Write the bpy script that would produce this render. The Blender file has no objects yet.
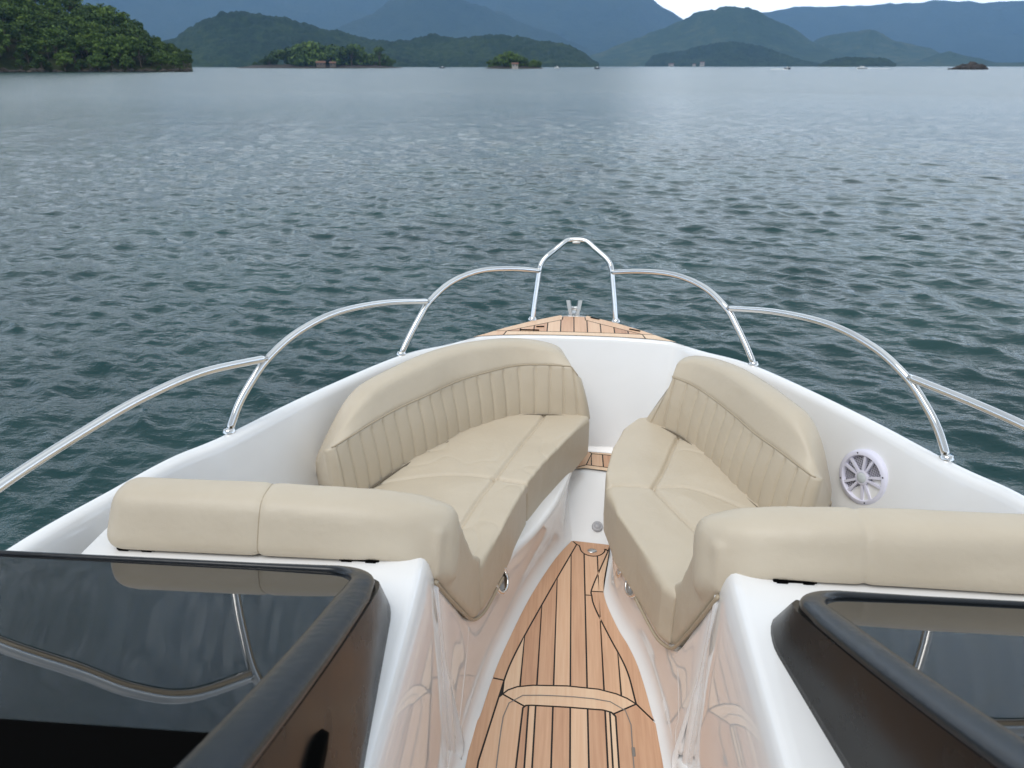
import bpy, bmesh, math, random
import numpy as np
from mathutils import Vector, Matrix, noise as mnoise

random.seed(7)
rng = np.random.default_rng(11)
R = math.radians
sc = bpy.context.scene
COL = sc.collection
WATER_Z = -0.38
EYE = (-0.04, 0.0, 1.65)

# ------------------------------------------------------------------ materials
def mat(name, color=(.8, .8, .8), rough=.5, metal=0., ior=1.45, coat=0., coat_rough=.05):
    m = bpy.data.materials.new(name); m.use_nodes = True
    b = m.node_tree.nodes['Principled BSDF']
    b.inputs['Base Color'].default_value = (*color, 1)
    b.inputs['Roughness'].default_value = rough
    b.inputs['Metallic'].default_value = metal
    b.inputs['IOR'].default_value = ior
    b.inputs['Coat Weight'].default_value = coat
    b.inputs['Coat Roughness'].default_value = coat_rough
    return m, m.node_tree.nodes, m.node_tree.links, b

def ramp(n, stops):
    r = n.new('ShaderNodeValToRGB')
    e = r.color_ramp.elements
    while len(e) > 1: e.remove(e[-1])
    e[0].position = stops[0][0]; e[0].color = (*stops[0][1], 1)
    for p, c in stops[1:]:
        k = e.new(p); k.color = (*c, 1)
    return r

def tex_noise(n, l, scale, detail=3, rough=.5, vec=None, mapping=None):
    t = n.new('ShaderNodeTexNoise')
    t.inputs['Scale'].default_value = scale; t.inputs['Detail'].default_value = detail
    t.inputs['Roughness'].default_value = rough
    src = vec
    if src is None:
        src = n.new('ShaderNodeNewGeometry').outputs['Position']
    if mapping:
        mp = n.new('ShaderNodeMapping'); mp.inputs['Scale'].default_value = mapping
        l.new(src, mp.inputs['Vector']); src = mp.outputs['Vector']
    l.new(src, t.inputs['Vector'])
    return t

def bump(n, l, b, height, strength, dist):
    k = n.new('ShaderNodeBump'); k.inputs['Strength'].default_value = strength
    k.inputs['Distance'].default_value = dist
    l.new(height, k.inputs['Height']); l.new(k.outputs['Normal'], b.inputs['Normal'])
    return k

M = {}
# white gelcoat
m, n, l, b = mat('gelcoat', (.83, .825, .82), .06, ior=1.48, coat=.55, coat_rough=.012)
t = tex_noise(n, l, 3.0, 4, .6)
r = ramp(n, [(.3, (.80, .795, .79)), (.7, (.85, .845, .84))])
l.new(t.outputs['Fac'], r.inputs['Fac']); l.new(r.outputs['Color'], b.inputs['Base Color'])
t2 = tex_noise(n, l, 14, 2)
bump(n, l, b, t2.outputs['Fac'], .03, .004)
M['gelcoat'] = m
# beige marine vinyl
def vinyl(name, c0, c1):
    m, n, l, b = mat(name, c0, .42, coat=.0)
    t = tex_noise(n, l, 6.0, 4, .6)
    r = ramp(n, [(.3, c0), (.72, c1)])
    l.new(t.outputs['Fac'], r.inputs['Fac']); l.new(r.outputs['Color'], b.inputs['Base Color'])
    v = n.new('ShaderNodeTexVoronoi'); v.inputs['Scale'].default_value = 420
    l.new(n.new('ShaderNodeNewGeometry').outputs['Position'], v.inputs['Vector'])
    w = tex_noise(n, l, 11, 3, .55)
    a = n.new('ShaderNodeMath'); a.operation = 'MULTIPLY_ADD'
    a.inputs[1].default_value = .035
    l.new(v.outputs['Distance'], a.inputs[0]); l.new(w.outputs['Fac'], a.inputs[2])
    bump(n, l, b, a.outputs[0], .22, .02)
    return m
M['vinyl'] = vinyl('beige_vinyl', (.525, .452, .348), (.558, .484, .376))
M['welt'] = vinyl('beige_welt', (.40, .325, .23), (.43, .36, .26))
M['gap_shade'] = mat('seat_gap_shade', (.17, .14, .10), .7)[0]  # dark colour for the painted-in shade where backrest meets seat
# teak: grain along the boards, tone differs from board to board
m, n, l, b = mat('teak', (.5, .3, .18), .45)
g = n.new('ShaderNodeNewGeometry')
tg = tex_noise(n, l, 1.0, 5, .62, mapping=(120, 5, 40))
tl = tex_noise(n, l, 1.0, 3, .5, mapping=(22, 2.2, 20))
mix = n.new('ShaderNodeMath'); mix.operation = 'MULTIPLY_ADD'; mix.inputs[1].default_value = .45
l.new(tg.outputs['Fac'], mix.inputs[0])
ms = n.new('ShaderNodeMath'); ms.operation = 'MULTIPLY_ADD'; ms.inputs[1].default_value = .66
l.new(g.outputs['Random Per Island'], ms.inputs[0])
ml = n.new('ShaderNodeMath'); ml.operation = 'MULTIPLY'; ml.inputs[1].default_value = .3
l.new(tl.outputs['Fac'], ml.inputs[0]); l.new(ml.outputs[0], ms.inputs[2])
l.new(ms.outputs[0], mix.inputs[2])
r = ramp(n, [(.2, (.36, .185, .112)), (.45, (.56, .322, .20)), (.7, (.70, .445, .288)), (1.0, (.80, .585, .405))])
l.new(mix.outputs[0], r.inputs['Fac']); l.new(r.outputs['Color'], b.inputs['Base Color'])
bump(n, l, b, tg.outputs['Fac'], .15, .002)
M['teak'] = m
M['caulk'] = mat('black_caulk', (.012, .011, .011), .6)[0]
M['seam_grey'] = mat('hatch_gap', (.22, .2, .18), .5)[0]
M['steel'] = mat('polished_steel', (.78, .77, .75), .09, metal=1.)[0]
M['satin'] = mat('satin_steel', (.55, .55, .54), .3, metal=1.)[0]
M['tint'] = mat('tinted_glass', (.002, .003, .004), .012, ior=1.5)[0]
m, n, l, b = mat('charcoal_frame', (.007, .009, .012), .27, ior=1.5)
t = tex_noise(n, l, 60, 3); bump(n, l, b, t.outputs['Fac'], .05, .01)
M['charcoal'] = m
m, n, l, b = mat('dark_panel', (.006, .0057, .0054), .28, ior=1.22)
t = tex_noise(n, l, 9, 4, .6)
r = ramp(n, [(.35, (.2, .2, .2)), (.7, (.33, .33, .33))])
l.new(t.outputs['Fac'], r.inputs['Fac']); l.new(r.outputs['Color'], b.inputs['Roughness'])
M['panel'] = m
M['black'] = mat('black_plastic', (.002, .002, .002), .8, ior=1.08)[0]
M['speaker'] = mat('speaker_plastic', (.73, .72, .83), .4)[0]
M['cap'] = mat('speaker_cap', (.60, .64, .66), .35)[0]
m, n, l, b = mat('speaker_mesh', (.2, .2, .22), .6)
v = n.new('ShaderNodeTexVoronoi'); v.inputs['Scale'].default_value = 150; v.inputs['Randomness'].default_value = 0.0
tc = n.new('ShaderNodeTexCoord'); l.new(tc.outputs['Object'], v.inputs['Vector'])
r = ramp(n, [(.34, (.02, .02, .023)), (.46, (.55, .54, .62))])
l.new(v.outputs['Distance'], r.inputs['Fac']); l.new(r.outputs['Color'], b.inputs['Base Color'])
M['mesh'] = m
M['drain'] = mat('grey_plastic', (.42, .42, .44), .35)[0]
M['boat_white'] = mat('far_white_paint', (.8, .8, .8), .3)[0]
M['boat_dark'] = mat('far_dark_paint', (.03, .035, .05), .3)[0]
M['foam'] = mat('wake_foam', (.8, .82, .83), .8)[0]
M['house_wall'] = mat('ochre_wall', (.13, .10, .078), .8)[0]
M['house_white'] = mat('white_wall', (.42, .38, .34), .8)[0]
M['roof'] = mat('clay_roof', (.15, .075, .05), .8)[0]
M['window'] = mat('window_dark', (.02, .025, .03), .15)[0]
m, n, l, b = mat('shore_rock', (.13, .09, .07), .85)
t = tex_noise(n, l, .35, 5, .65)
r = ramp(n, [(.3, (.014, .012, .010)), (.55, (.038, .030, .023)), (.8, (.10, .08, .062))])
l.new(t.outputs['Fac'], r.inputs['Fac']); l.new(r.outputs['Color'], b.inputs['Base Color'])
M['rock'] = m

def foliage(name, dark, mid, light):
    m, n, l, b = mat(name, mid, .6)
    g = n.new('ShaderNodeNewGeometry'); oi = n.new('ShaderNodeObjectInfo')
    a = n.new('ShaderNodeMath'); a.operation = 'MULTIPLY_ADD'; a.inputs[1].default_value = .55
    l.new(g.outputs['Random Per Island'], a.inputs[0])
    c = n.new('ShaderNodeMath'); c.operation = 'MULTIPLY'; c.inputs[1].default_value = .45
    l.new(oi.outputs['Random'], c.inputs[0]); l.new(c.outputs[0], a.inputs[2])
    r = ramp(n, [(.0, dark), (.5, mid), (1., light)])
    l.new(a.outputs[0], r.inputs['Fac']); l.new(r.outputs['Color'], b.inputs['Base Color'])
    b.inputs['Specular IOR Level'].default_value = .25
    return m
M['leaf_dark'] = foliage('leaf_dark', (.009, .023, .005), (.034, .068, .012), (.080, .130, .024))
M['leaf_mid'] = foliage('leaf_mid', (.026, .056, .009), (.070, .122, .020), (.135, .20, .036))
M['leaf_light'] = foliage('leaf_light', (.05, .085, .014), (.09, .145, .025), (.15, .21, .042))
M['bark'] = mat('bark', (.12, .09, .07), .9)[0]

def hill_mat(name, c0, c1, c2, scale):
    m, n, l, b = mat(name, c1, .9)
    b.inputs['Specular IOR Level'].default_value = .1
    t = tex_noise(n, l, scale, 8, .68)
    t2 = tex_noise(n, l, scale * .12, 4, .6)
    a = n.new('ShaderNodeMath'); a.operation = 'MULTIPLY_ADD'; a.inputs[1].default_value = .6
    l.new(t.outputs['Fac'], a.inputs[0])
    c = n.new('ShaderNodeMath'); c.operation = 'MULTIPLY'; c.inputs[1].default_value = .4
    l.new(t2.outputs['Fac'], c.inputs[0]); l.new(c.outputs[0], a.inputs[2])
    r = ramp(n, [(.34, c0), (.5, c1), (.68, c2)])
    l.new(a.outputs[0], r.inputs['Fac']); l.new(r.outputs['Color'], b.inputs['Base Color'])
    k = bump(n, l, b, t.outputs['Fac'], 1.0, .25 / scale)
    return m
M['hill_near'] = hill_mat('wooded_hill', (.007, .016, .009), (.018, .034, .016), (.045, .068, .026), .045)
M['hill_mid'] = hill_mat('green_hill', (.016, .032, .014), (.032, .055, .022), (.09, .10, .045), .012)
M['hill_far'] = hill_mat('far_mountain', (.016, .03, .018), (.028, .045, .024), (.045, .06, .03), .004)
M['soil'] = hill_mat('headland_floor', (.015, .022, .009), (.03, .04, .015), (.06, .05, .03), .2)

# ------------------------------------------------------------------ object helpers
def link(name, me, mats, parent=None, smooth=True):
    o = bpy.data.objects.new(name, me); COL.objects.link(o)
    if not isinstance(mats, (list, tuple)): mats = [mats]
    for k in mats: me.materials.append(k)
    if smooth:
        me.polygons.foreach_set('use_smooth', np.ones(len(me.polygons), dtype=bool))
    if parent: o.parent = parent
    return o

def obj(name, verts, faces, mats, parent=None, smooth=True, label=None):
    me = bpy.data.meshes.new(name); me.from_pydata([tuple(v) for v in verts], [], faces); me.update()
    o = link(name, me, mats, parent, smooth)
    if label: o['label'] = label
    return o

def bm_obj(name, bm, mats, parent=None, smooth=True, label=None):
    bmesh.ops.recalc_face_normals(bm, faces=bm.faces[:])
    me = bpy.data.meshes.new(name); bm.to_mesh(me); bm.free()
    o = link(name, me, mats, parent, smooth)
    if label: o['label'] = label
    return o

def thing(name, label, cat, loc=(0, 0, 0), group=None):
    o = bpy.data.objects.new(name, None); COL.objects.link(o); o.location = loc
    o.empty_display_size = .2
    o['label'] = label; o['category'] = cat
    if group: o['group'] = group
    return o

def tag(o, label, cat, group=None):
    o['label'] = label; o['category'] = cat
    if group: o['group'] = group
    return o

def structure(o, kind='structure'):
    o['kind'] = kind; return o

def catmull(pts, n, closed=False):
    P = [np.array(p, float) for p in pts]
    if not closed: P = [2 * P[0] - P[1]] + P + [2 * P[-1] - P[-2]]
    segs = len(P) - 3
    # centripetal-ish: even resampling of a dense curve
    dense = []
    for i in range(segs):
        p0, p1, p2, p3 = P[i:i + 4]
        for k in range(24):
            t = k / 24
            dense.append(.5 * (2 * p1 + (p2 - p0) * t + (2 * p0 - 5 * p1 + 4 * p2 - p3) * t * t + (3 * p1 - p0 - 3 * p2 + p3) * t ** 3))
    dense.append(P[-2])
    dense = np.array(dense)
    return resample(dense, n)

def resample(pts, n):
    pts = np.array(pts, float)
    d = np.r_[0, np.cumsum(np.linalg.norm(np.diff(pts, axis=0), axis=1))]
    u = np.linspace(0, d[-1], n)
    return np.stack([np.interp(u, d, pts[:, k]) for k in range(pts.shape[1])], 1)

def bez_index(pts, n):
    """Catmull-Rom through pts, n samples evenly spaced in index (keeps lists of equal length in step)."""
    P = np.array(pts, float); m = len(P)
    P = np.vstack([2 * P[0] - P[1], P, 2 * P[-1] - P[-2]])
    out = []
    for u in np.linspace(0, m - 1, n):
        i = min(int(u), m - 2); t = u - i
        p0, p1, p2, p3 = P[i:i + 4]
        out.append(.5 * (2 * p1 + (p2 - p0) * t + (2 * p0 - 5 * p1 + 4 * p2 - p3) * t * t + (3 * p1 - p0 - 3 * p2 + p3) * t ** 3))
    return np.array(out)

def loft(rows, close_u=False, flip=False):
    """rows: list of equal-length point lists -> verts, faces"""
    nr, nc = len(rows), len(rows[0])
    v = [tuple(p) for r_ in rows for p in r_]
    f = []
    for i in range(nr - 1):
        for j in range(nc if close_u else nc - 1):
            j2 = (j + 1) % nc
            q = (i * nc + j, i * nc + j2, (i + 1) * nc + j2, (i + 1) * nc + j)
            f.append(q[::-1] if flip else q)
    return v, f

def tube_bm(bm, pts, rad, sides=14, cap=True):
    pts = [Vector(p) for p in pts]
    rings = []
    up = Vector((0, 0, 1)); prev = None
    for i, p in enumerate(pts):
        d = (pts[min(i + 1, len(pts) - 1)] - pts[max(i - 1, 0)]).normalized()
        a = (up if prev is None else prev)
        if abs(d.dot(a)) > .98: a = Vector((1, 0, 0))
        a = (a - d * a.dot(d)).normalized(); prev = a
        b_ = d.cross(a)
        rr = rad[i] if hasattr(rad, '__len__') else rad
        rings.append([bm.verts.new(p + (a * math.cos(2 * math.pi * k / sides) + b_ * math.sin(2 * math.pi * k / sides)) * rr) for k in range(sides)])
    for i in range(len(rings) - 1):
        for k in range(sides):
            bm.faces.new((rings[i][k], rings[i][(k + 1) % sides], rings[i + 1][(k + 1) % sides], rings[i + 1][k]))
    if cap:
        bm.faces.new(rings[0][::-1]); bm.faces.new(rings[-1])

def tube(name, pts, rad, material, parent, n=40, sides=14, label=None):
    bm = bmesh.new(); tube_bm(bm, catmull(pts, n), rad, sides)
    return bm_obj(name, bm, material, parent, True, label)

def box_bm(bm, lo, hi, bevel=0, seg=3, mat_index=0):
    r_ = bmesh.ops.create_cube(bm, size=1)
    c = [(a + b_) / 2 for a, b_ in zip(lo, hi)]; s = [b_ - a for a, b_ in zip(lo, hi)]
    for v in r_['verts']: v.co = Vector((c[0] + v.co.x * s[0], c[1] + v.co.y * s[1], c[2] + v.co.z * s[2]))
    if bevel:
        es = list({e for v in r_['verts'] for e in v.link_edges})
        bmesh.ops.bevel(bm, geom=es, offset=bevel, segments=seg, affect='EDGES', profile=.5)

def lathe_bm(bm, prof, sides=40, mat_index=0):
    rings = [[bm.verts.new((r_ * math.cos(2 * math.pi * k / sides), r_ * math.sin(2 * math.pi * k / sides), z)) for k in range(sides)] for r_, z in prof]
    for i in range(len(rings) - 1):
        for k in range(sides):
            f = bm.faces.new((rings[i][k], rings[i][(k + 1) % sides], rings[i + 1][(k + 1) % sides], rings[i + 1][k])); f.material_index = mat_index
    return rings

def orient(bm, loc, normal, roll=0):
    z = Vector(normal).normalized(); x = Vector((0, 0, 1)).cross(z)
    x = x.normalized() if x.length > 1e-4 else Vector((1, 0, 0)); y = z.cross(x)
    mt = Matrix((x, y, z)).transposed().to_4x4()
    mt = Matrix.Translation(loc) @ mt @ Matrix.Rotation(roll, 4, 'Z')
    bmesh.ops.transform(bm, matrix=mt, verts=bm.verts[:])

def evaluated(o):
    dg = bpy.context.evaluated_depsgraph_get(); dg.update()
    me = bpy.data.meshes.new_from_object(o.evaluated_get(dg))
    o.modifiers.clear(); old = o.data; o.data = me; bpy.data.meshes.remove(old)
    return me

# ------------------------------------------------------------------ camera
cam = bpy.data.cameras.new('camera'); co = bpy.data.objects.new('camera', cam); COL.objects.link(co)
cam.sensor_width = 36; cam.lens = 36 * 720 / 1024
pitch = math.atan(318 / 720); yaw = math.atan(61 / math.hypot(720, 318))
co.location = EYE; co.rotation_euler = (math.pi / 2 - pitch, 0, yaw)
cam.clip_start = .02; cam.clip_end = 60000
cam.dof.use_dof = True; cam.dof.focus_distance = 2.3; cam.dof.aperture_fstop = 6.0
sc.camera = co

# ================================================================== THE BOAT
boat = thing('motorboat', 'white open-bow motorboat seen from its helm, with beige bow cushions, teak floor and steel rails', 'boat', (0, 0, 0))

# --- hull shell with gunwale, inner wall and foredeck
OUT = [(1.24, -1.6, .72), (1.27, -.6, .72), (1.275, .3, .715), (1.26, .85, .71), (1.235, 1.19, .70), (1.16, 1.457, .69), (1.10, 1.63, .685), (1.02, 1.77, .68),
       (.88, 2.11, .665), (.68, 2.54, .635), (.53, 2.715, .617), (.45, 2.825, .604), (.39, 2.893, .600), (.305, 2.985, .60), (.19, 3.09, .60), (.09, 3.165, .60), (0, 3.195, .60)]
INN = [(1.19, -1.6), (1.22, -.6), (1.225, .3), (1.212, .85), (1.188, 1.18), (1.113, 1.44), (1.052, 1.605), (.972, 1.742),
       (.838, 2.08), (.642, 2.505), (.487, 2.69), (.43, 2.805), (.36, 2.852), (.27, 2.872), (.18, 2.881), (.09, 2.886), (0, 2.888)]
BAS = [(1.12, -1.6), (1.14, -.6), (1.14, .3), (1.13, .85), (1.10, 1.15), (1.02, 1.39), (.955, 1.55), (.875, 1.68),
       (.74, 2.0), (.55, 2.39), (.43, 2.54), (.37, 2.62), (.30, 2.665), (.22, 2.685), (.15, 2.695), (.07, 2.70), (0, 2.70)]
def mirror_list(a):
    a = [list(p) for p in a]
    return [[-p[0]] + p[1:] for p in a] + a[-2::-1]
NS = 201
o3 = bez_index(mirror_list(OUT), NS)
i3 = bez_index([p + [0] for p in mirror_list(INN)], NS)
b3 = bez_index([p + [0] for p in mirror_list(BAS)], NS)
i3[:, 2] = o3[:, 2]
def hrow(a, bpt, f, z): return np.c_[a[:, :2] * (1 - f) + bpt[:, :2] * f, z]
inward = i3[:, :2] - o3[:, :2]
wid = np.linalg.norm(inward, axis=1)[:, None]; inw = inward / wid
def scaled(k, ky): 
    q = o3.copy(); q[:, 0] *= k; q[:, 1] = np.where(q[:, 1] > .6, .6 + (q[:, 1] - .6) * ky, q[:, 1]); return q
rows = []
q = scaled(.55, .78); q[:, 2] = -.72; rows.append(q)
q = scaled(.86, .86); q[:, 2] = -.42; rows.append(q)
q = scaled(.93, .93); q[:, 2] = .05; rows.append(q)
q = scaled(.97, .975); q[:, 2] = .38; rows.append(q)
q = o3.copy(); q[:, 2] -= .10; rows.append(q)
def shift(base, d, dz, toward=1): 
    q = base.copy(); q[:, :2] += inw * d; q[:, 2] += dz; return q
rows += [shift(o3, 0, -.03), shift(o3, .003, -.014), shift(o3, .009, -.004), shift(o3, .018, 0),
         shift(i3, -.014, 0), shift(i3, -.005, -.003), shift(i3, .001, -.010), shift(i3, .005, -.022)]
wt = shift(i3, .005, -.022)
bz = b3.copy(); bz[:, 2] = .16
for f in (.12, .3, .5, .7, .85):
    q = wt * (1 - f) + bz * f; rows.append(q)
for f, zz in ((.97, .03), (1.03, .008), (1.10, 0)):
    q = wt * (1 - f) + bz * f; q[:, 2] = .16 + zz; rows.append(q)
v, f = loft(rows)
hull = obj('hull', v, f, M['gelcoat'], boat)
# transom
nt = len(rows); bm = bmesh.new()
box_bm(bm, (-1.2, -1.66, -.6), (1.2, -1.6, .7), .02)
bm_obj('transom', bm, M['gelcoat'], boat)

# --- liner: floor pan, seat bases, ramp to the bow step
FL = [(-.285, -1.55, 0), (-.285, .3, 0), (-.283, .8, 0), (-.275, 1.1, 0), (-.262, 1.30, 0), (-.240, 1.459, 0), (-.216, 1.613, 0), (-.188, 1.734, 0), (-.144, 1.898, 0), (-.10, 2.03, 0), (-.046, 2.165, 0), (.004, 2.268, .0), (.010, 2.40, .070), (.013, 2.50, .130), (.02, 2.56, .155), (.06, 2.71, .158)]
TL = [(-.325, -1.55, .08), (-.325, .3, .08), (-.325, .8, .08), (-.328, 1.22, .08), (-.316, 1.305, .575), (-.297, 1.40, .432), (-.275, 1.535, .26), (-.225, 1.73, .235), (-.175, 1.87, .235), (-.115, 1.98, .235), (-.055, 2.13, .235), (-.022, 2.25, .235), (.004, 2.38, .235), (.022, 2.48, .235), (.04, 2.56, .235), (.072, 2.73, .235)]
FR = [(.285, -1.55, 0), (.285, .3, 0), (.28, .8, 0), (.27, 1.1, 0), (.251, 1.305, 0), (.236, 1.496, 0), (.215, 1.646, 0), (.19, 1.74, 0), (.163, 1.81, 0), (.128, 1.94, 0), (.125, 2.03, 0), (.148, 2.16, 0), (.165, 2.26, 0), (.180, 2.40, .070), (.195, 2.51, .135), (.24, 2.70, .158)]
TR = [(.325, -1.55, .08), (.325, .3, .08), (.325, .8, .08), (.328, 1.22, .08), (.316, 1.305, .575), (.298, 1.37, .430), (.274, 1.48, .238), (.240, 1.66, .215), (.20, 1.78, .235), (.15, 1.9, .235), (.135, 2.02, .235), (.16, 2.16, .235), (.18, 2.26, .235), (.2, 2.38, .235), (.22, 2.5, .235), (.27, 2.7, .235)]
def ribbon(F, T, side):
    N = 150
    F = bez_index(F, N); T = bez_index(T, N)
    d = np.gradient(F[:, :2], axis=0); d /= np.linalg.norm(d, axis=1)[:, None]
    nrm = np.c_[-d[:, 1], d[:, 0]] * (1 if side < 0 else -1)
    rws = []
    rws.append(np.c_[F[:, :2] - nrm * .012, F[:, 2] - .003])
    for off, dz in ((.0, .0022), (.010, .008), (.019, .018), (.025, .032), (.028, .05)):
        rws.append(np.c_[F[:, :2] + nrm * off, F[:, 2] + dz])
    base = rws[-1]; top = T.copy()
    for k in (.2, .4, .6, .8, .93, 1.0):
        rws.append(base * (1 - k) + top * k)
    for off, dz in ((.006, .010), (.018, .014), (.06, .014)):
        rws.append(np.c_[T[:, :2] + nrm * off, T[:, 2] + dz])
    return rws
vv, ff = [], []
def low_edge(T):      # along the consoles only the cove at the floor shows
    sg = 1 if T[0][0] > 0 else -1
    return [(sg * .325, p[1], .075) for p in T[:6]]
for F_, T_, s_ in (([(-.335, 1.292, 0), (-.292, 1.294, 0)] + FL[4:], [(-.40, 1.292, .575), (-.350, 1.294, .575)] + TL[4:], -1), ([(.335, 1.292, 0), (.292, 1.294, 0)] + FR[4:], [(.40, 1.292, .575), (.350, 1.294, .575)] + TR[4:], 1), (FL[:6], low_edge(TL), -1), (FR[:6], low_edge(TR), 1)):
    v, f = loft(ribbon(F_, T_, s_)); k = len(vv); vv += v; ff += [tuple(i + k for i in q) for q in f]
# ramp
N = 40; rr = []
ys = [2.20, 2.26, 2.285, 2.31, 2.34, 2.40, 2.46, 2.50, 2.53, 2.56, 2.62, 2.80]
zs = [-.004, -.002, .004, .017, .036, .076, .115, .138, .150, .1548, .1560, .1560]
for y_, z_ in zip(ys, zs):
    rr.append([(x_, y_ - .03 * ((x_ - .09) / .2) ** 2, z_) for x_ in np.linspace(-.10, .34, 30)])
v, f = loft(rr); k = len(vv); vv += v; ff += [tuple(i + k for i in q) for q in f]
# floor pan under the teak
k = len(vv); vv += [(-.4, -1.6, -.006), (.4, -1.6, -.006), (.4, 2.24, -.006), (-.4, 2.24, -.006)]; ff.append((k, k + 1, k + 2, k + 3))
liner = obj('cockpit_liner', vv, ff, M['gelcoat'], boat)

# --- consoles either side of the walk-through
def console(side):
    s = side
    low = [(.296, .0), (.298, .15), (.302, .30), (.307, .46), (.312, .55), (.318, .605), (.326, .634), (.334, .648), (.343, .6542), (.353, .655), (.6, .655), (1.10, .655)]
    rows = []
    for y, dx, k in ((1.302, .014, 1), (1.3015, .007, 1), (1.298, .002, 1), (1.290, 0, 1), (1.2, 0, .85), (1.0, 0, .6), (.8, 0, .4), (.4, 0, .3), (-.1, 0, .2)):
        r_ = []
        for i, (x, z) in enumerate(low):
            xx = .296 + (x - .296) * (.5 + .5 * k) if i < 10 else x
            r_.append((s * (xx + dx if i < 10 else xx), y + (.05 if i == 11 else 0), z - (dx * .5 if i > 5 else 0)))
        rows.append(r_)
    v, f = loft(rows); f.append(tuple(range(len(low))) + ()) 
    return obj('console', v, f, M['gelcoat'], boat)
for s in (-1, 1): console(s)
# moulded ridges on the end of each seat base
def on_base(F, T, y, z):
    Fa = bez_index(F[4:], 150); Ta = bez_index(T[4:], 150)
    i = int(np.argmin(np.abs(Fa[:, 1] - y))); t = min(1, max(0, (z - .05) / max(.03, Ta[i, 2] - .05)))
    sgn = 1 if F[0][0] > 0 else -1
    return (Fa[i, 0] + sgn * .028) * (1 - t) + Ta[i, 0] * t
def ridge_line(F, T, yz, rad):
    pts = []
    for y, z in yz:
        x = on_base(F, T, y, z); pts.append((x + (.004 if x > 0 else -.004), y, z))
    bm = bmesh.new(); tube_bm(bm, catmull(pts, 30), rad, 12)
    return bm_obj('moulding', bm, M['gelcoat'], boat)
for F_, T_, o_ in ((FL, TL, 0), (FR, TR, -.05)):
    ridge_line(F_, T_, [(1.52 + o_, .245), (1.47 + o_, .20), (1.41 + o_, .14), (1.36, .09), (1.32, .06)], .008)
    ridge_line(F_, T_, [(1.40 + o_ * .4, .42), (1.365 + o_ * .3, .34), (1.335, .24), (1.318, .13), (1.31, .07)], .007)

# rounded post moulding that closes the corner between seat base and console
for s in (-1, 1):
    bm = bmesh.new(); tube_bm(bm, catmull([(s * .322, 1.300, .578), (s * .316, 1.302, .40), (s * .306, 1.302, .20), (s * .303, 1.300, .0)], 24), [.013] * 12 + [.017] * 12, 16)
    bm_obj('moulding', bm, M['gelcoat'], boat)

# --- teak panels
def clip(poly, a, b_, c):
    """keep a*x+b*y<=c"""
    out = []
    for i in range(len(poly)):
        p, q = poly[i], poly[(i + 1) % len(poly)]
        dp, dq = a * p[0] + b_ * p[1] - c, a * q[0] + b_ * q[1] - c
        if dp <= 0: out.append(p)
        if (dp < 0 < dq) or (dq < 0 < dp):
            t = dp / (dp - dq); out.append((p[0] + t * (q[0] - p[0]), p[1] + t * (q[1] - p[1])))
    return out
def strips(poly, xs):
    res = []
    for a, b_ in zip(xs[:-1], xs[1:]):
        q = clip(clip(poly, -1, 0, -a), 1, 0, b_)
        if len(q) > 2: res.append(q)
    return res
def area(p): return .5 * sum(p[i][0] * p[(i + 1) % len(p)][1] - p[(i + 1) % len(p)][0] * p[i][1] for i in range(len(p)))
def inset(p, g):
    """polygon shrunk by g, mitres kept short"""
    if area(p) < 0: p = p[::-1]
    q = []
    for c in p:
        if not q or math.dist(c, q[-1]) > 4e-4: q.append(c)
    if len(q) > 1 and math.dist(q[0], q[-1]) < 4e-4: q.pop()
    n_ = len(q)
    if n_ < 3: return None
    out = []
    for i in range(n_):
        a, b_, c = q[i - 1], q[i], q[(i + 1) % n_]
        d0 = np.array([b_[0] - a[0], b_[1] - a[1]]); d1 = np.array([c[0] - b_[0], c[1] - b_[1]])
        d0 = d0 / np.linalg.norm(d0); d1 = d1 / np.linalg.norm(d1)
        n0 = np.array([-d0[1], d0[0]]); n1 = np.array([-d1[1], d1[0]])
        m_ = n0 + n1; den = max(.16, 1 + n0 @ n1)
        out.append((b_[0] + m_[0] * g / den, b_[1] + m_[1] * g / den))
    return out
def teak(name, base, boards, z, parent, gap=.0025, label=None):
    bm = bmesh.new()
    if base:
        vs = [bm.verts.new((x, y, z + .0015)) for x, y in inset(base, .0035)]
        fc = bm.faces.new(vs); fc.material_index = 1
    for p in boards:
        if len(p) < 3 or abs(area(p)) < 4e-5: continue
        q = inset(p, gap)
        if q is None or area(q) < 2e-5: continue
        try: bm.faces.new([bm.verts.new((x, y, z + .0032)) for x, y in q])
        except ValueError: pass
    bmesh.ops.triangulate(bm, faces=[f_ for f_ in bm.faces if len(f_.verts) > 4])
    for f_ in bm.faces:
        f_.normal_update()
        if f_.normal.z < 0: f_.normal_flip()
    me = bpy.data.meshes.new(name); bm.to_mesh(me); bm.free()
    o = link(name, me, [M['teak'], M['caulk']], parent, False)
    if label: o['label'] = label
    return o

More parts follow.
